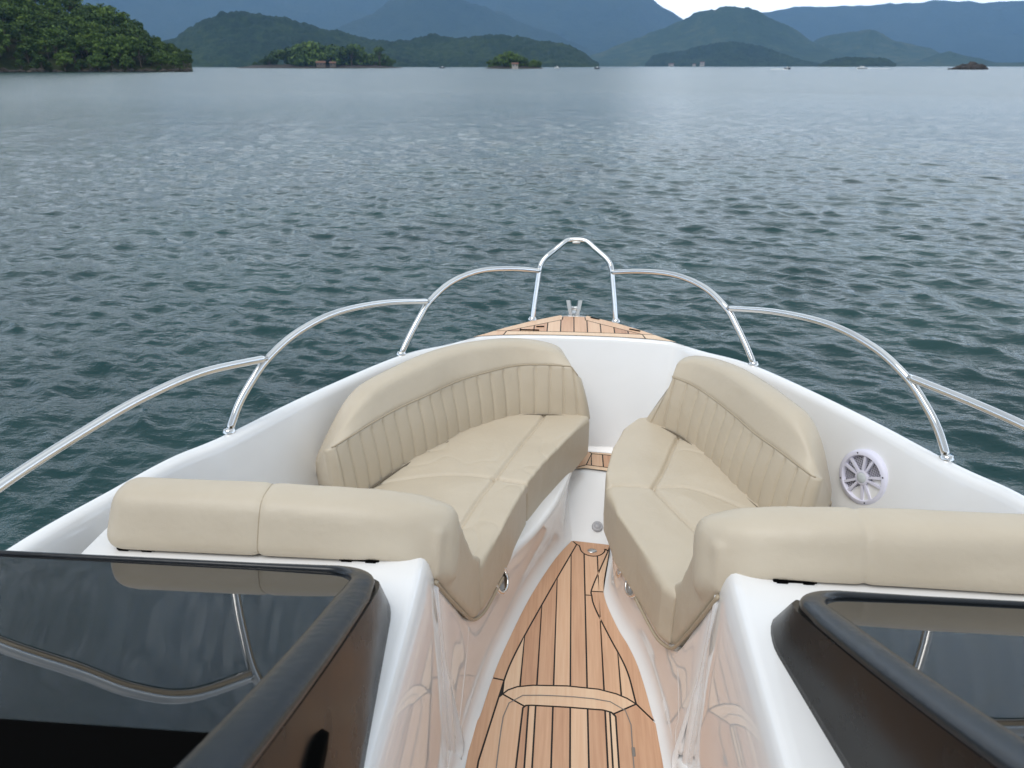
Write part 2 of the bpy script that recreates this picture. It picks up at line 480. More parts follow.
PW = .0485
oL = [(-.262, -1.5), (-.262, .4), (-.262, 1.28), (-.240, 1.459), (-.216, 1.613), (-.188, 1.734), (-.144, 1.898), (-.10, 2.03), (-.046, 2.165), (.010, 2.272)]
oR = [(.262, -1.5), (.262, .4), (.250, 1.32), (.236, 1.496), (.215, 1.646), (.19, 1.74), (.163, 1.81), (.128, 1.94), (.125, 2.03), (.143, 2.154), (.158, 2.255)]
oLs = [tuple(p) for p in bez_index(oL, 60)]; oRs = [tuple(p) for p in bez_index(oR, 60)]
outline = oLs + oRs[::-1]
iL = [(-.228, 1.30), (-.195, 1.51), (-.163, 1.671), (-.066, 1.969), (.030, 2.247)]
iRp = [(.194, 1.516), (.175, 1.643), (.130, 1.776), (.090, 1.90), (.080, 1.96), (.084, 2.01), (.146, 2.214)]
iLs = [tuple(p) for p in bez_index(iL, 30)]; iRs = [tuple(p) for p in bez_index(iRp, 40)]
boards = []
# long curved border boards (left one is in two lengths, joint by the hatch)
def between(curve, y0, y1):
    c = sorted(curve, key=lambda p: p[1]); ys_ = [p[1] for p in c]; xs_ = [p[0] for p in c]
    out = [p for p in c if y0 < p[1] < y1]
    if y0 > ys_[0]: out = [(float(np.interp(y0, ys_, xs_)), y0)] + out
    if y1 < ys_[-1]: out = out + [(float(np.interp(y1, ys_, xs_)), y1)]
    return out
bl = between(oLs, 1.58, 3); bi = between(iLs, 1.573, 3)
boards.append(bl + bi[::-1])
bl2 = between(oLs, .2, 1.58)
boards.append(bl2 + between(iLs, 1.512, 1.573)[::-1] + [(-.195, 1.51), (-.228, 1.30), (-.238, .9), (-.24, .2)])
br = between(oRs, 1.455, 1.9855); bri = between(iRs, 1.5165, 1.9855)
boards.append(bri + br[::-1])
br = between(oRs, 1.9855, 3); bri = between(iRs, 1.9855, 3)
boards.append(bri + br[::-1])
# cap board with the round tongue
tong = [(.089 + .046 * math.cos(a), 2.226 + .046 * math.sin(a)) for a in np.linspace(math.pi, 2 * math.pi, 18)]
boards.append([(.010, 2.272), (.158, 2.255), (.146, 2.216), (.1365, 2.226)] + tong[::-1] + [(.0395, 2.24), (.030, 2.247)])
# inner planks forward of the hatch
hatch_top = [(-.195, 1.51), (-.171, 1.538), (-.145, 1.552), (-.10, 1.561), (0, 1.566), (.09, 1.561), (.14, 1.548), (.17, 1.534), (.194, 1.516)]
inner = [p for p in iLs if p[1] > 1.515] + [(.0395, 2.24)] + tong + [(.1365, 2.226), (.146, 2.214)] + iRs[::-1] + hatch_top[::-1]
xs = [-.30] + [.0085 + PW * k + .0 for k in range(-5, 6)] + [.30]
# strips of a concave outline: cut by the plank lines
for x0_, x1_ in zip(xs[:-1], xs[1:]):
    for q in strips(inner, [x0_, x1_]):
        if x1_ > .085:                    # the pinch on the right cuts these boards in two
            for h_ in (clip(q, 0, 1, 1.965), clip(q, 0, -1, -1.965)):
                if len(h_) > 2: boards.append(h_)
        else: boards.append(q)
floor = teak('teak_floor', outline, boards, 0, boat, label='teak strip floor with black caulking running into the bow')
# the hatch: frame boards with mitred corners, planks, grey gap
hb = []
ho = [(-.238, .9), (-.228, 1.30)] + hatch_top
hi_t = [(-.124, 1.478), (-.116, 1.487), (-.10, 1.489), (0, 1.490), (.10, 1.488), (.122, 1.482), (.134, 1.468)]
ML0, ML1 = (-.185, 1.522), (-.120, 1.484); MR0, MR1 = (.194, 1.516), (.129, 1.477)
hb.append([(-.24, .2), (-.238, .9), (-.228, 1.30), (-.195, 1.51), ML0, ML1, (-.124, 1.478), (-.130, 1.29), (-.134, .9), (-.136, .2)])
hb.append([ML0] + hatch_top[1:] + [MR1, (.122, 1.482), (.10, 1.488), (0, 1.490), (-.10, 1.489), (-.116, 1.487), ML1])
right_edge = between(oRs, .2, 1.455)[::-1]
hb.append([MR0] + right_edge + [(.138, .2), (.136, .9), (.134, 1.31), (.134, 1.468), MR1])
inn = [(-.136, .2), (-.134, .9), (-.130, 1.29), (-.124, 1.478)] + hi_t[1:] + [(.134, 1.31), (.136, .9), (.138, .2)]
xs = [-.2, -.1085] + [.0085 - 2 * PW + .0 + PW * k for k in range(0, 5)] + [.1185, .2]
xs = sorted(xs)
for q in strips(inn, xs): hb.append(q)
hatch = teak('floor_hatch', None, hb, 0.0002, floor)
# grey gap round the hatch lid (thin inlay standing proud of the boards)
def inlay(name, pts, w, z, material, parent, closed=False):
    P = catmull(pts, 60); d = np.gradient(P, axis=0); d /= np.linalg.norm(d, axis=1)[:, None]
    nn = np.c_[-d[:, 1], d[:, 0]]
    a = np.c_[P + nn * w / 2, np.full(len(P), z)]; b_ = np.c_[P - nn * w / 2, np.full(len(P), z)]
    v, f = loft([a, b_]); return obj(name, v, f, material, parent, False)
inlay('lid_gap', [(-.184, .2), (-.182, .9), (-.180, 1.287), (-.177, 1.43), (-.17, 1.478), (-.15, 1.508), (-.12, 1.522), (0, 1.527), (.10, 1.522), (.142, 1.508), (.165, 1.485), (.174, 1.45), (.172, 1.314), (.174, .9), (.176, .2)], .0032, .0046, M['seam_grey'], hatch)
# loose socket plate in the tongue and hatch lift ring
bm = bmesh.new(); rg = lathe_bm(bm, [(.0, .0022), (.006, .0022), (.008, .001), (.011, .0018), (.012, 0)], 24)
for v in bm.verts: v.co.x *= 1.5; v.co += Vector((.087, 2.212, .0034))
bm_obj('deck_socket', bm, M['satin'], floor)
bm = bmesh.new(); box_bm(bm, (.170, 1.345, .0036), (.179, 1.372, .0056), .0015)
bm_obj('lift_catch', bm, M['seam_grey'], hatch)
# cockpit floor behind the camera
cb = [(-.262, -1.5), (-.262, .197), (.262, .197), (.262, -1.5)]
teak('aft_floor', cb, strips(cb, [-.262 + .0524 * k for k in range(11)]), 0.0004, boat)

# bow step
stp = [(.005, 2.535), (.06, 2.545), (.20, 2.520), (.30, 2.49), (.33, 2.63), (.235, 2.668), (.15, 2.688), (.072, 2.695)]
sb = [[(.005, 2.535), (.06, 2.545), (.20, 2.520), (.30, 2.49), (.305, 2.52), (.2, 2.549), (.065, 2.574)],
      [(.005, 2.535), (.065, 2.574), (.090, 2.668), (.072, 2.695)],
      [(.072, 2.695), (.090, 2.668), (.15, 2.662), (.235, 2.642), (.325, 2.605), (.33, 2.63), (.235, 2.668), (.15, 2.688)]]
mid = [(.065, 2.574), (.2, 2.549), (.305, 2.52), (.325, 2.605), (.235, 2.642), (.15, 2.662), (.090, 2.668)]
sb += strips(mid, [.04, .086, .134, .182, .23, .28, .34])
teak('bow_step', stp, sb, .1563, boat, label='small teak step at the foot of the bow wall')

# anchor deck
def ad_z(x, y): return .6045
far = [(-.43, 2.84), (-.375, 2.895), (-.298, 2.977), (-.186, 3.077), (-.060, 3.166)]
farR = [(-x, y) for x, y in far][::-1]
near = [(-.43, 2.84), (-.40, 2.853), (-.33, 2.872), (-.2, 2.889), (-.1, 2.894), (0, 2.896), (.1, 2.894), (.2, 2.889), (.33, 2.872), (.40, 2.853), (.43, 2.84)]
adk = far + [(-.05, 3.150), (.05, 3.150)] + farR + near[::-1][1:-1]
jl = (-.345, 2.9285); jr = (.345, 2.9285)
ab = []
ab.append([jl, (-.298, 2.977), (-.186, 3.077), (-.060, 3.166), (-.05, 3.150), (-.052, 3.10), (-.29, 2.93)])     # left rail board
ab.append([(-x, y) for x, y in ab[0]])
ab.append([(-.43, 2.84), (-.375, 2.895), jl, (-.29, 2.93), (-.30, 2.878), (-.33, 2.872), (-.40, 2.853)])
ab.append([(-x, y) for x, y in ab[2]])
ab.append([(-.30, 2.878), (-.29, 2.93), (-.2, 2.935), (0, 2.938), (.2, 2.935), (.29, 2.93), (.30, 2.878), (.2, 2.889), (.1, 2.894), (0, 2.896), (-.1, 2.894), (-.2, 2.889)])
cen = [(-.29, 2.93), (-.2, 2.935), (0, 2.938), (.2, 2.935), (.29, 2.93), (.052, 3.10), (.05, 3.150), (-.05, 3.150), (-.052, 3.10)]
ab += strips(cen, [-.3] + [-.232 + .058 * k for k in range(9)] + [.3])
adeck = teak('anchor_deck', adk, ab, .5992, boat, label='pointed teak foredeck over the anchor locker')
def slot(x0, y0, x1, y1, w=.007):
    bm = bmesh.new(); L = math.dist((x0, y0), (x1, y1)); box_bm(bm, (-L / 2, -w / 2, -.001), (L / 2, w / 2, .0035), .002)
    bmesh.ops.transform(bm, matrix=Matrix.Translation(((x0 + x1) / 2, (y0 + y1) / 2, .6034)) @ Matrix.Rotation(math.atan2(y1 - y0, x1 - x0), 4, 'Z'), verts=bm.verts[:])
    bm_obj('locker_hinge', bm, M['black'], adeck)
slot(-.235, 2.945, -.15, 2.945); slot(-.165, 2.99, -.13, 2.995); slot(.075, 3.135, .115, 3.112); slot(.24, 2.99, .285, 2.965)

# bow roller: flared steel cheeks on a base with a roller between
bm = bmesh.new()
box_bm(bm, (-.026, 3.15, .598), (.026, 3.25, .604), .002)
for s in (-1, 1):
    pr = [(3.16, .605), (3.25, .605), (3.262, .64), (3.225, .656), (3.20, .646), (3.165, .632)]
    a = [bm.verts.new((s * (.008 + (z - .605) * .22), y, z)) for y, z in pr]
    c = [bm.verts.new((s * (.020 + (z - .605) * .34), y, z)) for y, z in pr]
    bm.faces.new(a); bm.faces.new(c[::-1])
    for i in range(6):
        j = (i + 1) % 6; bm.faces.new((a[i], c[i], c[j], a[j]))
tube_bm(bm, [(-.024, 3.21, .622), (-.012, 3.21, .622), (0, 3.21, .622), (.012, 3.21, .622), (.024, 3.21, .622)], [.014, .011, .009, .011, .014], 14)
bm_obj('bow_roller', bm, M['satin'], boat, False)

# --- rails
def foot(p, parent, rad=.019):
    bm = bmesh.new(); lathe_bm(bm, [(.0, .009), (.0142, .009), (.0150, .006), (rad, .002), (rad, -.004)], 24)
    for v in bm.verts: v.co += Vector(p)
    bm_obj('rail_foot', bm, M['steel'], parent)
RT = .0113
for s in (-1, 1):
    f1, f2 = (s * 1.0, 1.785, .682), (s * .665, 2.545, .636)
    j1, j2, j3 = (s * .92, 1.94, .852), (s * .572, 2.685, .806), (s * .160, 3.15, .812)
    f0, j0 = (s * 1.20, 1.05, .70), (s * 1.18, 1.20, .87)
    # the tube that ends flush on the hoop
    t3 = tube('rail_tube', [f2, (s * .640, 2.585, .69), (s * .605, 2.636, .755), j2, (s * .50, 2.79, .855), (s * .40, 2.91, .870), (s * .28, 3.03, .850), j3], RT, M['steel'], boat, 56)
    foot(f2, t3)
    t2 = tube('rail_tube', [f1, (s * .982, 1.83, .745), (s * .955, 1.88, .80), j1, (s * .865, 2.05, .895), (s * .79, 2.22, .905), (s * .69, 2.45, .868), (s * .578, 2.678, .806)], RT, M['steel'], boat, 56)
    foot(f1, t2)
    dz = 0 if s < 0 else -.018
    t1 = tube('rail_tube', [(s * 1.235, .85, .708), (s * 1.222, .92, .79), (s * 1.20, 1.0, .842), (s * 1.16, 1.156, .879 + dz), (s * 1.11, 1.385, .896 + dz), (s * 1.06, 1.53, .908 + dz * 1.5), (s * 1.0, 1.70, .902 + dz * 1.5), (s * .926, 1.93, .853)], RT, M['steel'], boat, 60)
    foot((s * 1.235, .85, .708), t1)
hoop = [(-.187, 3.09, .60), (-.178, 3.112, .68), (-.164, 3.143, .79), (-.159, 3.152, .825), (-.150, 3.165, .848), (-.132, 3.18, .868), (-.10, 3.205, .890), (-.062, 3.232, .917), (-.045, 3.243, .927), (-.02, 3.25, .932),
        (.02, 3.25, .932), (.045, 3.243, .927), (.062, 3.232, .917), (.10, 3.205, .890), (.132, 3.18, .868), (.150, 3.165, .848), (.159, 3.152, .825), (.164, 3.143, .79), (.178, 3.112, .68), (.187, 3.09, .60)]
hp = tube('bow_pulpit', hoop, RT, M['steel'], boat, 90, label='upright steel hoop at the bow tip')
foot((-.187, 3.09, .606), hp, .02); foot((.187, 3.09, .606), hp, .02)
bm = bmesh.new(); box_bm(bm, (-.018, 3.235, .916), (.018, 3.262, .926), .004); bm_obj('hoop_light', bm, M['satin'], hp)

# --- upholstery
def rounded_solid(name, outline, z0, z1, bevel, voxel, parent, smooth_it=6):
    bm = bmesh.new()
    if area(outline) < 0: outline = outline[::-1]
    vb = [bm.verts.new((x, y, z0)) for x, y in outline]; vt = [bm.verts.new((x, y, z1)) for x, y in outline]
    bm.faces.new(vb[::-1]); top = bm.faces.new(vt)
    for i in range(len(vb)):
        j = (i + 1) % len(vb); bm.faces.new((vb[i], vb[j], vt[j], vt[i]))
    es = [e for e in bm.edges if all(v in vt for v in e.verts)] + [e for e in bm.edges if all(v in vb for v in e.verts)]
    bmesh.ops.bevel(bm, geom=es, offset=bevel, segments=4, affect='EDGES', profile=.5, clamp_overlap=True)
    o = bm_obj(name, bm, M['vinyl'], parent)
    m_ = o.modifiers.new('r', 'REMESH'); m_.mode = 'VOXEL'; m_.voxel_size = voxel
    m_ = o.modifiers.new('s', 'SMOOTH'); m_.factor = .5; m_.iterations = smooth_it
    me = evaluated(o)
    me.polygons.foreach_set('use_smooth', np.ones(len(me.polygons), dtype=bool))
    return o

def seg_dist(P, line):
    d = np.full(len(P), 1e9)
    for a, b_ in zip(line[:-1], line[1:]):
        a = np.array(a); b_ = np.array(b_); ab_ = b_ - a
        t = np.clip(((P - a) @ ab_) / (ab_ @ ab_), 0, 1)
        d = np.minimum(d, np.linalg.norm(P - (a + t[:, None] * ab_), axis=1))
    return d

def groove(o, ztop, seams, depth=.010, width=.0055, puff=.007, split=None):
    me = o.data; nv = len(me.vertices); c = np.empty(nv * 3); me.vertices.foreach_get('co', c); c = c.reshape(-1, 3)
    topmask = np.clip((c[:, 2] - (ztop - .05)) / .03, 0, 1)
    dmin = np.full(nv, 1e9)
    for s_, dep in seams:
        line = catmull(s_, 40)
        d = seg_dist(c[:, :2], line); dmin = np.minimum(dmin, d)
        c[:, 2] -= topmask * dep * np.exp(-(d / width) ** 2)
    c[:, 2] += topmask * puff * (1 - np.exp(-(dmin / .06) ** 2))
    # slight softness of the foam
    for i in range(nv):
        p = c[i]
        c[i, 2] += topmask[i] * .004 * mnoise.noise(Vector((p[0] * 7, p[1] * 7, 3.1)))
        if topmask[i] > 0:
            rg_ = 1 - abs(mnoise.noise(Vector((p[0] * 9 + p[1] * 4, p[1] * 7 - p[0] * 5, 9.3)))) * 2.2
            wk = max(0, mnoise.noise(Vector((p[0] * 3.1, p[1] * 3.1, 5.7))) + .12)
            if rg_ > 0: c[i, 2] -= topmask[i] * .0042 * rg_ ** 7 * min(1, wk * 3)
    me.vertices.foreach_set('co', c.ravel()); me.update()
    if split:                                         # joint between two cushions, running down the front face too
        nn_ = np.empty(nv * 3); me.vertex_normals.foreach_get('vector', nn_); nn_ = nn_.reshape(-1, 3)
        d = seg_dist(c[:, :2], split); c -= nn_ * ((1 - topmask) * .009 * np.exp(-(d / .0055) ** 2))[:, None]
        me.vertices.foreach_set('co', c.ravel()); me.update()

ZS = .40
# port seat: runs forward and turns across the bow
seatL = [(-.265, 1.585), (-.245, 1.60), (-.205, 1.76), (-.145, 2.03), (-.10, 2.15), (-.02, 2.33), (.068, 2.52), (.06, 2.56), (-.08, 2.62), (-.28, 2.56), (-.42, 2.46), (-.54, 2.30), (-.65, 2.06), (-.76, 1.80), (-.80, 1.66), (-.5, 1.64), (-.30, 1.595)]
sL = rounded_solid('seat_cushion', seatL, .225, ZS, .024, .0052, boat, 5)
sL['label'] = 'long seat cushion on the left curving across the bow'
groove(sL, ZS, [([(-.114, 2.60), (-.114, 2.514), (-.18, 2.30), (-.255, 2.048), (-.30, 1.9), (-.345, 1.70)], .012),
                ([(-.265, 2.05), (-.20, 2.035), (-.13, 2.02)], .016),
                ([(-.66, 1.97), (-.56, 2.02), (-.44, 2.055), (-.33, 2.06), (-.26, 2.045)], .007)], split=[(-.20, 2.035), (-.10, 2.01)])
seatR = [(.265, 1.50), (.235, 1.535), (.19, 1.70), (.135, 1.86), (.108, 2.0), (.112, 2.10), (.145, 2.28), (.19, 2.44), (.25, 2.53), (.33, 2.56), (.44, 2.44), (.54, 2.24), (.63, 2.03), (.74, 1.80), (.80, 1.60), (.5, 1.58), (.30, 1.525)]
sR = rounded_solid('seat_cushion', seatR, .225, ZS, .024, .0052, boat, 5)
sR['label'] = 'shorter seat cushion on the right side of the bow'
groove(sR, ZS, [([(.40, 2.42), (.365, 2.32), (.31, 2.15), (.262, 2.03)], .016),
                ([(.07, 2.01), (.16, 2.035), (.262, 2.03)], .010),
                ([(.262, 2.03), (.30, 1.93), (.372, 1.778), (.42, 1.65)], .011),
                ([(.262, 2.03), (.36, 2.04), (.46, 1.99), (.57, 1.89)], .007)], puff=.009, split=[(.20, 2.033), (.07, 2.01)])
# piping along the foot of each seat end
def piping_or_shade(name, pts, parent, rad=.005):
    bm = bmesh.new(); tube_bm(bm, catmull(pts, 50), rad, 8); return bm_obj(name, bm, M['welt'], parent)
piping_or_shade('piping_or_shade', [(-.313, 1.285, .588), (-.296, 1.38, .455), (-.283, 1.46, .35), (-.270, 1.54, .255), (-.257, 1.585, .223), (-.238, 1.63, .220), (-.204, 1.76, .225)], sL)
piping_or_shade('piping_or_shade', [(.313, 1.285, .588), (.296, 1.355, .455), (.283, 1.415, .35), (.270, 1.475, .255), (.257, 1.515, .223), (.232, 1.56, .220), (.190, 1.70, .225)], sR)
# backrests
def backrest(path, hts, name_label, bot, pleat0, pleat1, slant=0., sh0=.10, sh1=0., drop0=.12):
    NS_ = 420
    P = catmull(path, NS_); u = np.linspace(0, 1, NS_)
    L = np.linalg.norm(np.diff(P, axis=0), axis=1).sum(); s = u * L
    h = np.interp(u, [a for a, _ in hts], [b_ for _, b_ in hts])
    k = np.ones(51) / 51; hp_ = np.pad(h, 25, mode='reflect', reflect_type='odd'); h = np.convolve(hp_, k, 'valid')
    d = np.gradient(P, axis=0); d /= np.linalg.norm(d, axis=1)[:, None]
    nn = np.c_[-d[:, 1], d[:, 0]]
    # normals must point outboard: away from the middle of the cockpit
    cen = np.array([0, 2.0]); flip = np.sign(((P - cen) * nn).sum(1).mean()); nn *= flip
    k = np.ones(41) / 41
    nn = np.stack([np.convolve(np.pad(nn[:, j], 20, mode='edge'), k, 'valid') for j in range(2)], 1); nn /= np.linalg.norm(nn, axis=1)[:, None]
    H = h - bot                                   # height above the seat
    sf = np.minimum(.213, H * .97) / H           # the seam keeps its level until the outline dips under it
    prof = []                                     # (outboard offset, height fraction, pleat weight)
    for t in np.linspace(0, 1, 18): prof.append((.002 + .034 * t - .008 * math.sin(math.pi * t), .69 * t, min(1, t / .06, (1 - t) / .07)))
    prof += [(.0375, .694, 0), (.0365, .702, 0), (.040, .74, 0), (.050, .82, 0), (.060, .90, 0), (.0645, .94, 0), (.071, .970, 0), (.083, .992, 0), (.100, 1.0, 0), (.125, .998, 0), (.142, .985, 0), (.152, .955, 0), (.161, .90, 0), (.167, .80, 0), (.176, .5, 0), (.186, .2, 0), (.19, 0, 0), (.18, -.06, 0), (.02, -.06, 0)]
    end = np.minimum(s, L - s); er = .030
    ef = np.sqrt(np.clip(1 - (np.clip(er - end, 0, er) / er) ** 2, 0, 1))
    sp = .056
    ph = (s - pleat0 * L) / sp
    inside = ((s > pleat0 * L) & (s < pleat1 * L)).astype(float)
    dd = (ph - np.round(ph)) * sp
    g = np.exp(-(dd / .0042) ** 2) * inside
    soft = np.exp(-(dd / .013) ** 2) * inside
    rows = []
    mid_o = .120
    for off, hf, w in prof:
        oo = mid_o + (off - mid_o) * (.74 + .26 * ef)
        oo = oo + w * (.0042 * g + .0022 * soft)
        fr = np.where(hf <= .69, hf / .69 * sf, sf + (hf - .69) / .31 * (1 - sf))
        z = bot + H * fr * (.975 + .025 * ef if hf > 0 else 1)
        wob = np.array([mnoise.noise(Vector((P[i, 0] * 6 + off * 20, P[i, 1] * 6, z[i] * 8))) for i in range(NS_)]) * .0025
        tg = slant * np.clip((u - .86) / .14, 0, 1) ** 2 * np.clip((z - bot) / .2, -.2, 1)
        z = z - drop0 * np.clip((off - .03) / .13, 0, 1) * np.clip(1 - u / .24, 0, 1) ** 1.6 * (1 if hf > .3 else 0)
        # the ends are cut on the slant: the back of the cushion starts further along than its face
        tg = tg - sh0 * off / .15 * np.clip(1 - u / .28, 0, 1) ** 1.3 + sh1 * off / .15 * np.clip((u - .80) / .20, 0, 1) ** 1.5
        rows.append(np.c_[P + nn * (oo + wob)[:, None] - d * tg[:, None], z])
    rows = [np.array(r_) for r_ in rows]
    arr = np.stack(rows, 1)                       # station x profile
    v, f = loft([arr[i] for i in range(NS_)], close_u=True)
    npf = len(prof)
    f.append(tuple(range(npf))[::-1]); f.append(tuple((NS_ - 1) * npf + j for j in range(npf)))
    o = obj('backrest', v, f, M['vinyl'], boat, label=name_label)
    bm = bmesh.new(); bm.from_mesh(o.data); bmesh.ops.recalc_face_normals(bm, faces=bm.faces[:]); bm.to_mesh(o.data); bm.free()
    # welt along the seam between pleats and roll
    i0 = int(NS_ * .012); seam_pts = [rows[18][i] + np.r_[nn[i] * -.001, 0] for i in range(i0, NS_ - i0)]
    bm = bmesh.new(); tube_bm(bm, seam_pts[::4], .0026, 8); bm_obj('welt', bm, M['welt'], o)
    bm = bmesh.new(); tube_bm(bm, [np.r_[P[i] - nn[i] * .001, .4025] for i in range(8, NS_ - 8, 4)], .0030, 8); bm_obj('piping_or_shade', bm, M['gap_shade'], o)  # dark tube imitating the shaded gap between backrest foot and seat, no real trim
    return o
backL = backrest([(-.71, 1.83), (-.66, 1.93), (-.57, 2.10), (-.473, 2.244), (-.385, 2.37), (-.278, 2.465), (-.20, 2.515), (-.107, 2.53), (-.02, 2.525), (.068, 2.515)],
                 [(0, .603), (.03, .617), (.07, .637), (.13, .662), (.20, .682), (.28, .694), (.45, .706), (.61, .700), (.75, .682), (.83, .662), (.89, .645), (.94, .622), (.98, .585), (1, .55)],
                 'long pleated backrest that wraps round the left bow corner', .385, .025, .985, .03, .055, .09)
backR = backrest([(.65, 1.77), (.60, 1.87), (.53, 2.03), (.498, 2.13), (.45, 2.27), (.396, 2.388), (.34, 2.45), (.287, 2.477), (.262, 2.482)],
                 [(0, .612), (.03, .634), (.08, .662), (.15, .690), (.25, .706), (.4, .714), (.68, .704), (.82, .684), (.90, .662), (.95, .640), (1, .62)],
                 'shorter pleated backrest on the right', .385, .03, .985, .11, .05, .03)

# side panel that sweeps from each bolster down to the tip of its seat
def end_panel_bm(bm, side, dy):
    s = side
    prof = [(1.615, .225), (1.63, .40), (1.56, .46), (1.49, .58), (1.45, .655), (1.41, .70), (1.32, .70), (1.282, .60), (1.37, .475), (1.46, .355), (1.53, .262), (1.575, .228)]
    prof = [(y + dy * (y - 1.3) / .3, z) for y, z in prof]
    xin = lambda y: .252 + (1.605 - y) * .16
    a = [bm.verts.new((s * xin(y), y, z)) for y, z in prof]; c = [bm.verts.new((s * .60, y, z)) for y, z in prof]
    fs = [bm.faces.new(a), bm.faces.new(c[::-1])]; n_ = len(prof)
    for i in range(n_):
        j = (i + 1) % n_; fs.append(bm.faces.new((a[i], c[i], c[j], a[j])))
    bmesh.ops.recalc_face_normals(bm, faces=fs)
    es = [e for e in {e for f_ in fs for e in f_.edges} if all(v in a for v in e.verts)]
    bmesh.ops.bevel(bm, geom=es, offset=.012, segments=3, affect='EDGES', profile=.5, clamp_overlap=True)
# bolsters along the foot of the windshields
def bolster(side, label):
    s = side
    path = [(s * 1.055, 1.305), (s * .8, 1.305), (s * .55, 1.308), (s * .46, 1.314), (s * .385, 1.326), (s * .328, 1.354), (s * .302, 1.40)]
    NS_ = 160; P = catmull(path, NS_)
    d = np.gradient(P, axis=0); d /= np.linalg.norm(d, axis=1)[:, None]; nn = np.c_[-d[:, 1], d[:, 0]]
    L = np.linalg.norm(np.diff(P, axis=0), axis=1).sum(); sl = np.linspace(0, L, NS_)
    u = sl / L
    top = np.interp(u, [0, .4, .62, .78, .9, 1], [.779, .778, .775, .766, .745, .705])
    bot = np.interp(u, [0, .62, .80, .88, .95, 1], [.657, .657, .652, .630, .56, .48])
    k = np.ones(15) / 15
    top = np.convolve(np.pad(top, 7, mode='edge'), k, 'valid'); bot = np.convolve(np.pad(bot, 7, mode='edge'), k, 'valid')
    er = .045; e0 = np.sqrt(np.clip(1 - (np.clip(er - sl, 0, er) / er) ** 2, 0, 1)); e1 = np.sqrt(np.clip(1 - (np.clip(er - (L - sl), 0, er) / er) ** 2, 0, 1))
    ef = np.maximum(np.minimum(e0, e1), .02)
    rows = []
    for a in np.linspace(0, 2 * math.pi, 48, endpoint=False):
        ca, sa = math.cos(a), math.sin(a)
        ex = 2 / 3.7
        px = math.copysign(abs(ca) ** ex, ca); pz = math.copysign(abs(sa) ** ex, sa)
        w = .052
        hz = (top - bot) / 2; mz = (top + bot) / 2
        lean = .032 * pz + .010
        fold = np.array([mnoise.noise(Vector((P[i, 0] * 5, a * .8, 2 * s))) for i in range(NS_)]) * .0035
        rows.append(np.c_[P + nn * ((px * w * (.35 + .65 * ef) + fold) * 1)[:, None] + np.array([0, lean]), mz + pz * hz * (.5 + .5 * ef)])
    arr = np.stack(rows, 1)
    # stitched seam across the cushion
    js = int(NS_ * (.45 if s < 0 else .58)); pos = sl[js]
    for i in range(NS_):
        g = math.exp(-((sl[i] - pos) / .005) ** 2)
        if g > .01:
            c = arr[i].mean(0); arr[i] = c + (arr[i] - c) * (1 - .07 * g)
    v, f = loft([arr[i] for i in range(NS_)], close_u=True)
    f.append(tuple(range(48))); f.append(tuple((NS_ - 1) * 48 + j for j in range(48))[::-1])
    o = obj('bolster', v, f, M['vinyl'], boat, label=label)
    bm = bmesh.new(); bm.from_mesh(o.data); bmesh.ops.recalc_face_normals(bm, faces=bm.faces[:])
    end_panel_bm(bm, s, 0 if s < 0 else -.07); bm.to_mesh(o.data); bm.free()
    m_ = o.modifiers.new('r', 'REMESH'); m_.mode = 'VOXEL'; m_.voxel_size = .0055
    m_ = o.modifiers.new('s', 'SMOOTH'); m_.factor = .5; m_.iterations = 26
    me_ = evaluated(o); me_.polygons.foreach_set('use_smooth', np.ones(len(me_.polygons), dtype=bool))
    # pressed seam across the cushion
    nv_ = len(me_.vertices); c_ = np.empty(nv_ * 3); me_.vertices.foreach_get('co', c_); c_ = c_.reshape(-1, 3)
    n__ = np.empty(nv_ * 3); me_.vertex_normals.foreach_get('vector', n__); n__ = n__.reshape(-1, 3)
    q_ = np.abs((c_[:, :2] - P[js]) @ d[js]); c_ -= n__ * ((.0024 if s < 0 else .0011) * np.exp(-(q_ / .0034) ** 2) - .0004 * np.exp(-((q_ - .014) / .008) ** 2))[:, None]
    me_.vertices.foreach_set('co', c_.ravel()); me_.update()
    ctr = arr[js].mean(0); ring = []
    for j in range(48):
        v__ = c_[np.argmin(((c_ - arr[js][j]) ** 2).sum(1))]; ring.append(np.r_[P[js] + (v__[:2] - P[js]) @ np.array([-d[js][1], d[js][0]]) * np.array([-d[js][1], d[js][0]]), v__[2]])
    ring = catmull(ring + [ring[0]], 100)
    if s < 0:
        bm = bmesh.new(); tube_bm(bm, ring, .0012, 6, False); bm_obj('stitching', bm, M['welt'], o)
    for x in ((.985, .475) if s < 0 else (.96, .46)):
        bm = bmesh.new(); w_ = .045
        box_bm(bm, (s * x - w_, 1.258, .6540), (s * x + w_, 1.31, .6595), .002)
        for kx in (-1, 1): box_bm(bm, (s * x + kx * w_ * .6 - .012, 1.254, .6540), (s * x + kx * w_ * .6 + .012, 1.268, .6600), .002)
        bm_obj('bolster_bracket', bm, M['black'], o)
    return o
bolster(-1, 'bolster cushion along the foot of the left windshield')
bolster(1, 'bolster cushion along the foot of the right windshield')

